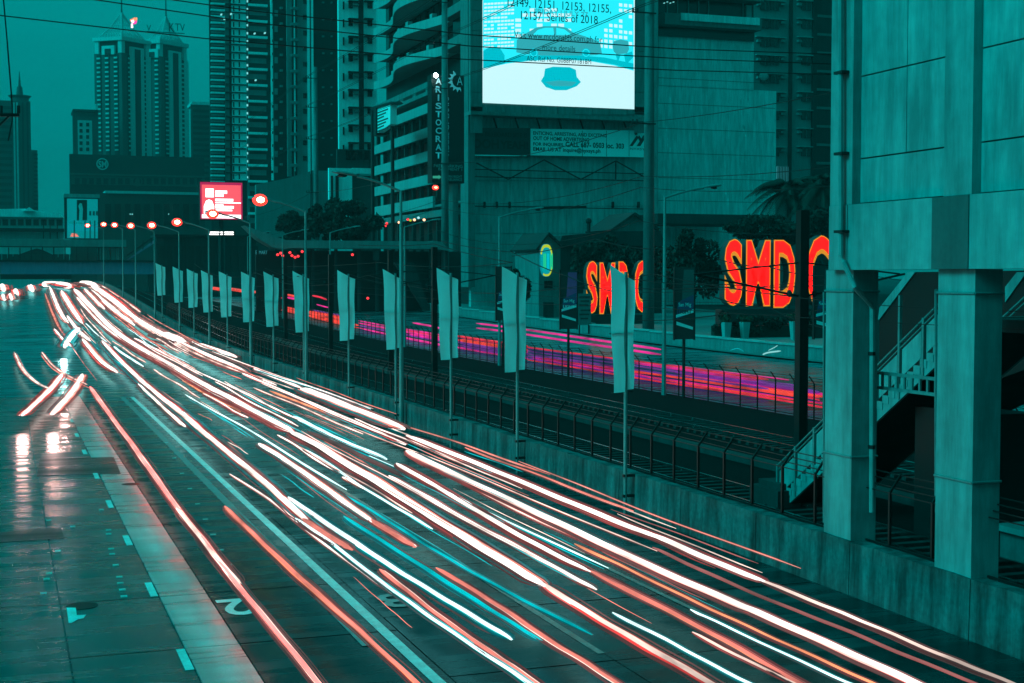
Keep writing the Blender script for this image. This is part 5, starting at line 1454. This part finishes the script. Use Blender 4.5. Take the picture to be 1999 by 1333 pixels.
for r in range(9):
    for cidx in range(7):
        x = 1170 + cidx * 9.6; y = 2 + r * 10.5 + cidx * 1.0
        if random.random() < .72 and not (1160 < x < 1200 and y < 44): fpoly('picture_window', 'e_screen_white', t, [(x, y), (x + 6.5, y + .7), (x + 6.5, y + 7), (x, y + 6)], YS_, .24, .01)
sc('picture', 'e_screen_teal', [(1008, 102), (1009, 78), (1018, 70), (1032, 62), (1046, 54), (1062, 51), (1090, 51), (1106, 54), (1120, 64), (1140, 70), (1160, 77), (1172, 86), (1175, 104), (1166, 107), (1152, 108), (1132, 108), (1060, 108), (1040, 107), (1022, 105)], .26)
sc('picture', 'e_screen_cyan', [(1040, 68), (1050, 58), (1064, 54), (1080, 54), (1082, 68)], .27)
sc('picture', 'e_screen_cyan', [(1086, 68), (1086, 54), (1102, 57), (1116, 68)], .27)
for x in (1042, 1144):
    sc('picture_wheel', 'e_screen_mid', [(x + 9 * math.cos(q * .52), 103 + 9 * math.sin(q * .52)) for q in range(12)][::-1], .28)
    ring('picture_wheel', 'e_screen_cyan', t, x, 103, 7.5, 1.6, YS_, .30)
sc('picture', 'e_screen_mid', [(1056, 158), (1062, 148), (1064, 134), (1080, 130), (1112, 131), (1124, 136), (1126, 150), (1134, 160), (1126, 168), (1106, 176), (1084, 176), (1066, 170)], .26)
sc('picture', 'e_screen_teal', [(1064, 160), (1090, 157), (1126, 160), (1116, 168), (1080, 168)], .27)
sc('picture', 'e_screen_teal', [(1196, 90), (1198, 80), (1212, 77), (1226, 80), (1228, 96), (1224, 104), (1204, 106), (1198, 100)], .26)
sc('picture', 'e_screen_mid', [(1202, 106), (1206, 122), (1212, 106)], .26)
sc('picture', 'e_screen_mid', [(1218, 106), (1222, 126), (1236, 112), (1234, 100)], .26)
for (s, a, b, c, d) in (('12149, 12151, 12153, 12155,', 991, 1193, 2, 21), ('12157. Series of 2018', 1017, 1167, 26, 42), ('Visit www.mcdonalds.com.ph for', 1004, 1176, 66, 82), ('more details', 1059, 1123, 88, 99), ('ASC Ref No. G088P071818M', 1028, 1154, 112, 122)):
    ftext('lettering', s, 'e_screen_ink', t, a, b, c, d, YS_, .33, .0)
ftext('lettering', 'FRIDAY | JULY 27', 'e_screen_teal', t, 1043, 1148, 20, 33, YS_, .31, .02)
# printed banner under the screen
t = thing('advertising_banner', 'long printed banner under the screen, dark left part and pale right part', 'banner', base_of(1090, Y - 1.5))
t.location.z = 26
Yb_ = Y - 1.8
fpoly('dark_panel', 'print_dark', t, [(919, 302), (919, 249), (1035, 250), (1035, 304)], Yb_, 0, .3)
fpoly('pale_panel', 'print_pale', t, [(1036, 303), (1036, 251), (1268, 255), (1268, 307)], Yb_, 0, .3)
fpoly('pale_edge', 'print_pale', t, [(919, 304), (919, 301.5), (1028, 303.5), (1028, 304.5)], Yb_, .06, .05)
ftext('lettering', 'THIS BILLBOARD SITE IS', 'sign_dark', t, 923, 1029, 258, 267, Yb_, .04, .02)
ftext('lettering', 'OOH', 'sign_dark', t, 922, 974, 271, 290, Yb_, .04, .04)
ftext('lettering', 'YEAH!', 'sign_dark', t, 976, 1031, 275, 291, Yb_, .04, .04)
ftext('lettering', 'ENTICING, ARRESTING, AND EXCITING', 'print_dark', t, 1041, 1184, 258.5, 266.5, Yb_, .04, .015)
ftext('lettering', 'OUT OF HOME ADVERTISING', 'print_dark', t, 1041, 1150, 267.5, 275, Yb_, .04, .015)
ftext('lettering', 'FOR INQUIRIES,', 'print_dark', t, 1041, 1101, 278.5, 286, Yb_, .04, .02)
ftext('lettering', 'CALL 687- 0503 loc. 303', 'print_dark', t, 1104, 1218, 278, 288.5, Yb_, .04, .025)
ftext('lettering', 'EMAIL US AT inquire@nyxsys.ph', 'print_dark', t, 1041, 1172, 288.5, 298.5, Yb_, .04, .02)
for pts in (((1229, 285), (1235, 285), (1247, 268), (1243, 264)), ((1243, 285), (1250, 285), (1263, 264), (1256, 264)), ((1245, 268), (1250, 277), (1253, 272), (1248, 264)), ((1238, 259), (1243, 258), (1245, 262), (1240, 264))):
    fpoly('logo_stroke', 'print_dark', t, pts, Yb_, .05, .03)
ftext('lettering', 'NYXSYS', 'print_grey', t, 1230, 1263, 288.5, 293, Yb_, .04, .0)
for x in (1137, 1184, 1228): MB().bar(atY(x, 255, Yb_ - .02), atY(x, 305, Yb_ - .02), .05).build('panel_joint', 'print_dark', t)

# ================================================================ blank stained wall building and the condominium behind
Y = 236
t = thing('blank_wall_building', 'building with a huge blank stained wall and a dark top balcony', 'building', base_of(1400, Y))
body(t, 'wall', 'plain_wall', 1284, 1514, 172, Y, 12)
body(t, 'upper_wall', 'plain_wall', 1285, 1470, 76, Y, 12, 172)
for y in (157, 206, 254, 301, 349, 393): fpiece('wall_joint', 'dark_concrete', t, 1285, 1513, y, y + .7, Y, .04, 0)
random.seed(5)
m = None
for k in range(46):
    bx = random.choice((1300, 1303, 1310, 1415, 1420, 1450, 1470, 1468, 1460, 1447)); x = bx + random.gauss(0, 3.5); y = random.uniform(120, 395); w = random.uniform(.8, 2.2); h = random.uniform(3, 13)
    fpoly('peeling_patch', 'stain_pale', t, [(x - w, y), (x - w * .2, y - h * .4), (x + w, y + 1), (x + w * .6, y + h), (x, y + h * .7), (x - w * .7, y + h * .9)], Y, .03, .02)
fpiece('balcony_slab', 'grey_concrete', t, 1284, 1472, 36, 58, Y, 3.0, 1)
fpiece('balcony_fascia', 'plain_wall', t, 1314, 1466, 36, 50, Y, 3.3, -3.05)
fpiece('recess', 'glass_dark', t, 1284, 1470, 58, 76, Y, .5, 1)
fpiece('glass_front', 'glass_dark', t, 1284, 1470, -4, 36, Y, .2, 3)
fpiece('roof_slab', 'grey_concrete', t, 1284, 1474, -20, 2, Y, 3.2, 6)
for x in (1300, 1320, 1341, 1361, 1380, 1448): fpiece('mullion', 'pale_concrete', t, x, x + 1.5, 2, 36, Y, .5, 0)
for x, y in ((1294, 6), (1300, 4), (1306, 6), (1312, 4)): fpiece('ceiling_light', 'e_window', t, x, x + 1.6, y, y + 1.2, Y, .6, 0)
fpiece('pale_box', 'pale_concrete', t, 1452, 1462, 12, 36, Y, 1.0, 0)
MB().ball(atY(1491, 149, Y - 1), 1.0, .3, .8, 10, 5).build('satellite_dish', 'pale_concrete', t)
fpiece('dark_eave', 'dark_concrete', t, 1284, 1480, 418, 437, Y - 14, 0, 13)
Y = 300
t = thing('condominium', 'tall condominium with rows of hooded windows beside the station', 'building', base_of(1545, Y))
body(t, 'wall', 'tower_mid', 1466, 1590, -120, Y, 20)
body(t, 'wing', 'dark_concrete', 1592, 1640, -120, Y + 2, 20)
fpiece('slot', 'tower_dark', t, 1539, 1546, -120, 430, Y, .2, .1)
fpiece('slot', 'tower_dark', t, 1584, 1592, -120, 430, Y, .6, .1)
rows_of(t, 'window', 'glass_dark', [(1484, 1501), (1503, 1520), (1564, 1582)], 4, 310, 35.6, 16, Y, .25, .1)
rows_of(t, 'window_hood', 'pale_concrete', [(1474, 1532), (1555, 1584)], 1, 310, 35.6, 1.6, Y, .9, .1)
rows_of(t, 'air_conditioner', 'grey_concrete', [(1476, 1482), (1522, 1530), (1555, 1562)], 7, 310, 35.6, 4.5, Y, .9, .1)
rows_of(t, 'floor_band', 'tower_mid', [(1593, 1640)], 30, 340, 35.8, 5, Y + 2, .3, .1)
rows_of(t, 'mullion', 'grey_concrete', [(1492, 1493), (1511, 1512), (1573, 1574)], 4, 310, 35.6, 16, Y, .32, .1)
fpiece('lit_shutter', 'e_window_dim', t, 1516, 1539, 325, 358, Y - 10, .1, .1)
for x in range(1517, 1539, 3): fpiece('shutter_slat', 'tower_dark', t, x, x + 1.4, 325, 358, Y - 10, .3, -.12)

# ================================================================ low buildings in front of the big walls
Y = 190
t = thing('gabled_house', 'small dark gabled house front carrying an oval neon sign', 'building', base_of(1075, Y))
MB().prism([atY(x, y, Y) for x, y in ((1052, 655), (1052, 478), (1072, 455), (1094, 475), (1094, 655))], (0, 10, 0)).build('wall', 'grey_concrete', t)
for pts in (((1046, 486), (1072, 453), (1072, 458), (1048, 489)), ((1072, 453), (1100, 478), (1098, 482), (1072, 458))):
    fpoly('roof', 'dark_concrete', t, pts, Y, .6, 11)
fpiece('window', 'glass_dark', t, 1062, 1078, 548, 562, Y, .15, 0)
fpiece('door', 'dark_concrete', t, 1060, 1080, 590, 655, Y, .15, 0)
c = atY(1066, 508, Y - .6); kk = depth(c) / FPX
t = thing('neon_sign', 'oval neon sign in lime green and blue on the gabled house', 'sign', c)
def oval(rx, ry, f, mat, nm, part=(0, 1)):
    pts = []
    n = 24
    for j in range(n):
        a = 2 * math.pi * j / n; cx_, sx_ = math.cos(a), math.sin(a)
        pts.append((c.x + rx * kk * math.copysign(abs(cx_) ** .7, cx_), c.y - f, c.z + ry * kk * math.copysign(abs(sx_) ** .9, sx_)))
    return MB().prism(pts, (0, .1, 0)).build(nm, mat, t)
oval(13.5, 32, 0, 'e_signblue', 'sign_back')
oval(11, 26, .12, 'e_signteal', 'sign_panel')
def arcp(a0, a1, r0, r1, mat, nm):
    n = 10; P = []
    for rr, seq in ((r0, range(n + 1)), (r1, range(n, -1, -1))):
        for j in seq:
            a = a0 + (a1 - a0) * j / n; P.append((c.x + 13 * kk * rr * math.copysign(abs(math.cos(a)) ** .7, math.cos(a)), c.y - .2, c.z + 31 * kk * rr * math.copysign(abs(math.sin(a)) ** .9, math.sin(a))))
    return MB().prism(P, (0, .06, 0)).build(nm, mat, t)
arcp(.35, 2.75, 1.0, .82, 'e_lime', 'arc'); arcp(4.3, 6.0, 1.0, .88, 'e_lime', 'arc')
for k, (a, b) in enumerate(((1057, 1059), (1060, 1062), (1064.5, 1067.5), (1070, 1072), (1073, 1075))): fpiece('neon_bar', 'e_screen_mid' if k == 2 else 'e_green', t, a, b, 495, 525, Y, .85, -.75)
Y = 200
t = thing('low_roofed_building', 'low dark roofed building with a second gable behind the trees', 'building', base_of(1190, Y))
body(t, 'wall', 'dark_concrete', 1094, 1292, 470, Y, 10)
fpoly('roof', 'dark_concrete', t, [(1090, 478), (1098, 460), (1190, 452), (1290, 450), (1296, 470), (1296, 480)], Y, 1.0, 12)
MB().prism([atY(x, y, Y + 3) for x, y in ((1196, 452), (1196, 446), (1240, 416), (1284, 446), (1284, 452))], (0, 9, 0)).build('gable', 'grey_concrete', t)
for pts in (((1190, 449), (1240, 414), (1240, 420), (1194, 452)), ((1240, 414), (1288, 446), (1285, 450), (1240, 420))):
    fpoly('gable_roof', 'dark_concrete', t, pts, Y + 3, .6, 10)
p = atY(1149, 452, Y); MB().tube([p, p + Vector((0, 0, 1.2))], .3, 8).ball(p + Vector((0, 0, 1.6)), .5, .5, .5).build('roof_vent', 'dark_metal', t)

# arcade under the near pedestrian roof, mid left
Y = 215
t = thing('walkway_roof', 'long pale roofed walkway crossing behind the middle lamps', 'walkway', base_of(720, Y))
fpiece('roof', 'roof_sheet', t, 558, 845, 470, 485, Y, .6, 4)
fpoly('roof_end', 'roof_sheet', t, [(845, 470), (862, 472), (880, 490), (845, 485)], Y, .6, 4)
fpoly('ramp_roof', 'roof_sheet', t, [(478, 440), (510, 452), (560, 469), (560, 486), (535, 484), (505, 466)], Y, .6, 4)
for x in (575, 610, 655, 700, 735, 790, 840, 870): fpiece('post', 'dark_concrete', t, x, x + 5, 486, 640, Y, -.2, .8)
fpiece('back_wall', 'darker', t, 500, 900, 490, 640, Y + 3.5, 0, .5)
fpiece('panel', 'far_mid', t, 728, 740, 487, 508, Y, .1, .1)
fpoly('stair_stringer', 'dark_concrete', t, [(770, 512), (808, 512), (842, 616), (836, 618)], Y, .4, 1)
ftext('sign_lettering', 'E  MART', 'e_window_dim', t, 499, 522, 489, 496, Y, .8)
for k, (x, y) in enumerate(((542, 497), (548, 494), (552, 499), (566, 493), (570, 499), (576, 502), (582, 500), (590, 491), (688, 497), (718, 582))):
    p = atY(x, y, Y - 1); tag(MB().ball(p, .22, .22, .2, 6, 4).build('fairy_light', 'e_tinyred', None, p), 'tiny red light hanging under the walkway roof', 'light', 'tiny red lights under the walkway roof')

# red LED screen on a post
Y = 330
t = thing('red_led_screen', 'glowing red screen with white text bars and a white strip below', 'screen', base_of(432, Y))
fpiece('cabinet', 'darker', t, 390, 474, 355, 429, Y, 0, 2)
fpiece('edge', 'e_led_edge', t, 391, 473, 356, 428, Y, .12, -.02)
fpiece('screen', 'e_led_red', t, 394, 470, 361, 421, Y, .2, -.13)
for (a, b, c_, d) in ((401, 417, 368, 385), (420, 443, 372, 378), (420, 436, 379, 384), (420, 455, 388, 393), (420, 470, 395, 397), (420, 436, 399, 405), (420, 456, 402, 407), (420, 453, 409, 412), (394, 470, 419, 426)):
    fpiece('text_bar', 'e_led_white', t, a, b, c_, d, Y, .3, -.21)
fpoly('picture', 'e_led_white', t, [(398, 417), (398, 402), (402, 392), (408, 389), (414, 392), (418, 402), (418, 417)], Y, .32, .08)
for x in (400, 413): fpoly('picture', 'e_screen_teal', t, [(x, 417), (x + .5, 411), (x + 3, 411), (x + 3, 417)], Y, .36, .03)
p = atY(432, 429, Y + 1); MB().tube([(p.x, Y + 1, -1), (p.x, Y + 1, p.z - .003)], .7, 10).build('post', 'dark_metal', t)
t = thing('ticker_sign', 'small white ticker text under the red screen', 'sign', base_of(433, Y - 12))
t.location.z = 16
for (a, b, y) in ((410, 428, 452), (430, 435, 452), (438, 456, 452), (408, 427, 456), (430, 435, 456), (438, 456, 456)): fpiece('text_bar', 'e_led_white', t, a, b, y, y + 2.4, Y - 12, .12, -.02)
fpiece('backing', 'darker', t, 404, 460, 449, 461, Y - 12, 0, .4)
fpiece('post', 'dark_metal', t, 431, 434, 461, 560, Y - 12, -.05, .3)
Y = 345
t = thing('dim_block', 'dim low block below the red screen', 'building', base_of(440, Y))
body(t, 'wall', 'dark_concrete', 305, 500, 462, Y, 10)
for x in range(312, 495, 14): fpiece('bay', 'darker', t, x, x + 10, 480, 530, Y, .15, 0)
fpiece('roof_edge', 'dark_metal', t, 302, 503, 458, 463, Y, 1, 10)
# ================================================================ big red letters
def letters(label, boxes, Y, ang, depth_m):
    cpx = (boxes[0][1] + boxes[-1][2]) / 2
    t = thing('letter_sign', label, 'sign', base_of(cpx, Y))
    ux = Vector((math.cos(ang), math.sin(ang), 0)); uz = ux.cross(Vector((0, 0, 1)))
    o = atY(boxes[0][1], 540, Y)
    def onplane(px, py):
        d = ray(px, py); n = uz
        return EYE + d * ((o - EYE).dot(n) / d.dot(n))
    for (ch, a, b, c_, d_) in boxes:
        p00, p11 = onplane(a, (c_ + d_) / 2), onplane(b, (c_ + d_) / 2)
        zt, zb = onplane((a + b) / 2, c_).z, onplane((a + b) / 2, d_).z
        c = (p00 + p11) / 2; c.z = (zt + zb) / 2; w = (p11 - p00).length; h = zt - zb
        off = .036
        body_ = text('letter_body', ch, 'sign_side', t, c - uz * (depth_m / 2 + .02), w, h, ux=ux, offset=off + .02, extrude=.1, n=depth_m / 2)
        text('letter_edge', ch, 'e_letter_yellow', body_, c + uz * .03, w, h, ux=ux, offset=off + .02)
        text('letter_face', ch, 'e_letter_red', body_, c + uz * .06, w - .26, h - .30, ux=ux, offset=off - .016)
    # plinth with dark front
    a, b = onplane(boxes[0][1] - 4, 600), onplane(boxes[-1][2] + 4, 600)
    zb = min(onplane((q[1] + q[2]) / 2, q[4]).z for q in boxes) - .12
    m = MB(); P = [a, b, b - uz * 2.4, a - uz * 2.4]
    m.hexa([(p.x, p.y, -.2) for p in P], [(p.x, p.y, zb) for p in P]); m.build('plinth', 'darker', t)
    return t
letters('large glowing red SMDC letters with yellow rims beside the station', [('S', 1414, 1450, 466, 597), ('M', 1456, 1504, 468, 598), ('D', 1510, 1553, 468, 601), ('C', 1574, 1622, 459, 601)], 150, R_(-8), 1.8)
letters('smaller distant glowing red SMDC letters partly hidden by a banner', [('S', 1144, 1167, 509, 612), ('M', 1170, 1201, 512, 613), ('D', 1207, 1228, 510, 612), ('C', 1238, 1264, 508, 610)], 172, R_(-8), 1.6)

# ================================================================ trees and bushes
def crown(name, mat, parent, c, rx, ry, rz, nleaf, leaf, seed, lump=6, rr=(.3, .55)):
    rnd = random.Random(seed); c = Vector(c)
    cl = []
    for _ in range(lump):
        while True:
            q = Vector((rnd.uniform(-1, 1), rnd.uniform(-1, 1), rnd.uniform(-1, 1)))
            if .2 < q.length < .88: break
        cl.append((q, rnd.uniform(*rr)))
    mb = MB()
    for _ in range(nleaf):
        q, r = rnd.choice(cl)
        d = Vector((rnd.gauss(0, 1), rnd.gauss(0, 1), rnd.gauss(0, 1))).normalized() * r * rnd.uniform(.55, 1.05) ** .6
        p = q + d; p = c + Vector((p.x * rx, p.y * ry, p.z * rz))
        if p.z < .15: continue
        n = Vector((rnd.gauss(0, 1), rnd.gauss(0, 1), rnd.gauss(0, 1) + .4)).normalized()
        a = n.orthogonal().normalized(); b = n.cross(a); s = leaf * rnd.uniform(.6, 1.3)
        w = rnd.uniform(0, 6.28); a, b = a * math.cos(w) + b * math.sin(w), b * math.cos(w) - a * math.sin(w)
        mb.add([p - a * s, p - b * s * .45 , p + a * s + n * s * .2, p + b * s * .45], [(0, 1, 2, 3)])
    return mb.build(name, mat, parent)
def tree(name, label, px, py, Y, wpx, hpx, seed, group, mat='leaf_dark', n=5200, leaf=.34):
    c = atY(px, py, Y); k = depth(c) / FPX; rx, rz = wpx * k / 2, hpx * k / 2
    z0 = g(c.x, Y)
    t = thing(name, label, 'tree', (c.x, Y, z0), group)
    rnd = random.Random(seed)
    top = Vector((c.x + rx * .1, Y, c.z + rz * .3))
    MB().tube([(c.x, Y, z0 - .2), (c.x + .15, Y + .1, z0 + (c.z - z0) * .5), top], [.34, .26, .08], 8).build('trunk', 'bark', t)
    for j in range(6):
        a = rnd.uniform(0, 6.28); s = Vector((c.x + .12, Y, z0 + (c.z - z0) * rnd.uniform(.45, .9)))
        MB().tube([s, s + Vector((math.cos(a) * rx * .35, math.sin(a) * rx * .35, rz * .3)), s + Vector((math.cos(a) * rx * .7, math.sin(a) * rx * .7, rz * .65))], [.13, .08, .03], 6).build('limb', 'bark', t)
    crown('crown', mat, t, c, rx * 1.08, rx * 1.08, rz * 1.08, n, leaf, seed, 26, (.16, .36))
    return t
tree('leafy_tree', 'broad dark tree between the two sets of red letters', 1345, 525, 160, 112, 140, 3, 'dark street trees', n=8000)
tree('leafy_tree', 'dark tree behind the distant red letters', 1180, 500, 186, 120, 96, 4, 'dark street trees', n=6500)
tree('leafy_tree', 'dark tree at the right end of the distant red letters', 1262, 520, 180, 60, 100, 14, 'dark street trees', n=4000)
tree('leafy_tree', 'dark tree left of the parking block, below the pale tower', 690, 430, 260, 100, 84, 5, 'dark street trees', n=6000, leaf=.45)
tree('leafy_tree', 'dark tree above the middle walkway roof', 640, 432, 265, 80, 80, 6, 'dark street trees', n=5000, leaf=.45)
tree('leafy_tree', 'dark low tree beside the lit red street lamp', 575, 442, 300, 70, 56, 8, 'dark street trees', n=4000, leaf=.5)
tree('leafy_tree', 'dark tree behind the large red letters under the palm', 1490, 452, 175, 150, 60, 9, 'dark street trees', n=6500)
tree('leafy_tree', 'dark tree beside the station above the last red letter', 1600, 440, 172, 90, 80, 10, 'dark street trees', n=4500)
tree('leafy_tree', 'small dark tree at the left of the gabled house', 1010, 560, 185, 50, 60, 11, 'dark street trees', n=2500)

def palm(label, px, py, Y, spread, seed):
    c = atY(px, py, Y); k = depth(c) / FPX; z0 = g(c.x, Y); rnd = random.Random(seed)
    t = thing('palm_tree', label, 'palm tree', (c.x, Y, z0), 'palms beside the station')
    MB().tube([(c.x, Y, z0 - .2), (c.x + .2, Y, z0 + (c.z - z0) * .6), (c.x, Y, c.z)], [.32, .24, .2], 8).build('trunk', 'bark', t)
    L = spread * k
    for j in range(34):
        a = j * 2.4; el = rnd.uniform(-.25, 1.15); ln = L * rnd.uniform(.8, 1.08)
        d = Vector((math.cos(a), math.sin(a), 0)); side = Vector((-d.y, d.x, 0))
        pts = []
        for q in range(11):
            u = q / 10
            pts.append(c + d * ln * u * math.cos(el * (1 - u * .3)) + Vector((0, 0, ln * (math.sin(el) * u - .75 * u * u))))
        mb = MB().tube(pts, [.05 * (1 - u_ / 13) for u_ in range(11)], 4)
        for q in range(1, 44):
            u = q / 44 * 10; i0 = min(9, int(u)); f = u - i0
            p = pts[i0].lerp(pts[i0 + 1], f); tan = (pts[i0 + 1] - pts[i0]).normalized()
            ll = ln * .30 * math.sin(math.pi * (.12 + .80 * q / 44)) * rnd.uniform(.85, 1.1)
            for s in (-1, 1):
                e = p + (side * s * .75 + tan * .55 + Vector((0, 0, -.42))).normalized() * ll
                mb.add([p - tan * .09, p + tan * .11, e], [(0, 1, 2)])
        mb.build('frond', 'leaf_dark', t)
    return t
palm('dark palm with drooping fronds behind the large red letters', 1540, 372, 190, 92, 2)
palm('dark palm half hidden by the station corner', 1606, 360, 186, 74, 12)

# hedge and planters below the large letters
t = thing('hedge', 'dark clipped hedge under the large red letters', 'hedge', base_of(1500, 138))
c0, c1_ = atY(1395, 628, 138), atY(1640, 628, 138)
for j in range(7):
    q = c0.lerp(c1_, (j + .5) / 7); q.z = 1.9
    crown('foliage', 'leaf_dark', t, q, 1.5, .9, 1.1, 900, .18, 60 + j, 6)
MB().box(c0.x, c1_.x, 138, 138.8, 0, 1.6).build('stems', 'leaf_dark', t)
for k, (px, lab) in enumerate(((1418, 'pale square planter under the letter S'), (1454, 'pale square planter under the letter M'), (1551, 'pale planter pot under the letter D'))):
    Y = 132; c = atY(px, 630, Y); z0 = g(c.x, Y) + .12
    t = thing('planter', lab, 'planter', (c.x, Y, z0), 'planters under the letters')
    MB().hexa([(c.x - .28, Y - .28, z0), (c.x + .28, Y - .28, z0), (c.x + .28, Y + .28, z0), (c.x - .28, Y + .28, z0)],
              [(c.x - .42, Y - .42, z0 + 2.0), (c.x + .42, Y - .42, z0 + 2.0), (c.x + .42, Y + .42, z0 + 2.0), (c.x - .42, Y + .42, z0 + 2.0)]).build('pot', 'pale_concrete', t)
    crown('plant', 'leaf', t, (c.x, Y, z0 + 2.4), .6, .6, .6, 160, .2, 80 + k, 4)
# notice board beside the distant letters
Y = 150
t = thing('notice_board', 'pale notice board with lines of print left of the distant letters', 'notice board', base_of(1140, Y))
fpiece('board', 'grey_concrete', t, 1128, 1154, 573, 634, Y, 0, .3)
for k, y in enumerate((578, 586, 594, 604, 612, 620)): fpiece('print_line', 'print_dark', t, 1131 + (k % 2) * 2, 1152 - (k % 3) * 2, y, y + 3, Y, .05, -.01)
for x in (1131, 1149): fpiece('leg', 'dark_metal', t, x, x + 2, 634, 668, Y, -.1, .2)
# moving glints on the far road
for k, (pts, w, m) in enumerate((([(1489, 692), (1500, 688), (1524, 685)], 3, 'e_whiteteal'), ([(1500, 684), (1512, 678), (1518, 674)], 1.6, 'e_whiteteal'), ([(1425, 684), (1440, 680), (1452, 686)], 1.2, 'e_cyan'))):
    ftrail('small pale blur of light on the far road below the hedge, %s from the right' % ('first', 'second', 'third')[k], pts, 58, w, m, None) if False else tag(ftrail('x', pts, 58, w, m), 'small pale blur of light on the far road under the hedge, %s of three' % ORD[k], 'light trail', 'pale blurs on the far road')
# ================================================================ evening haze
hz = MB().box(-260, 700, -40, 1100, -3.2, 190)
ho = hz.build('haze', None)
ho['kind'] = 'stuff'; ho['label'] = 'thin damp evening haze over the whole street'; ho['category'] = 'haze'
hm = bpy.data.materials.new('haze'); hm.use_nodes = True
hn = hm.node_tree; hn.nodes.clear()
h_out = hn.nodes.new('ShaderNodeOutputMaterial'); h_vol = hn.nodes.new('ShaderNodeVolumePrincipled')
h_vol.inputs['Color'].default_value = (.45, .95, .95, 1)
h_vol.inputs['Density'].default_value = 0.00014
hn.links.new(h_vol.outputs[0], h_out.inputs['Volume'])
ho.data.materials.append(hm)
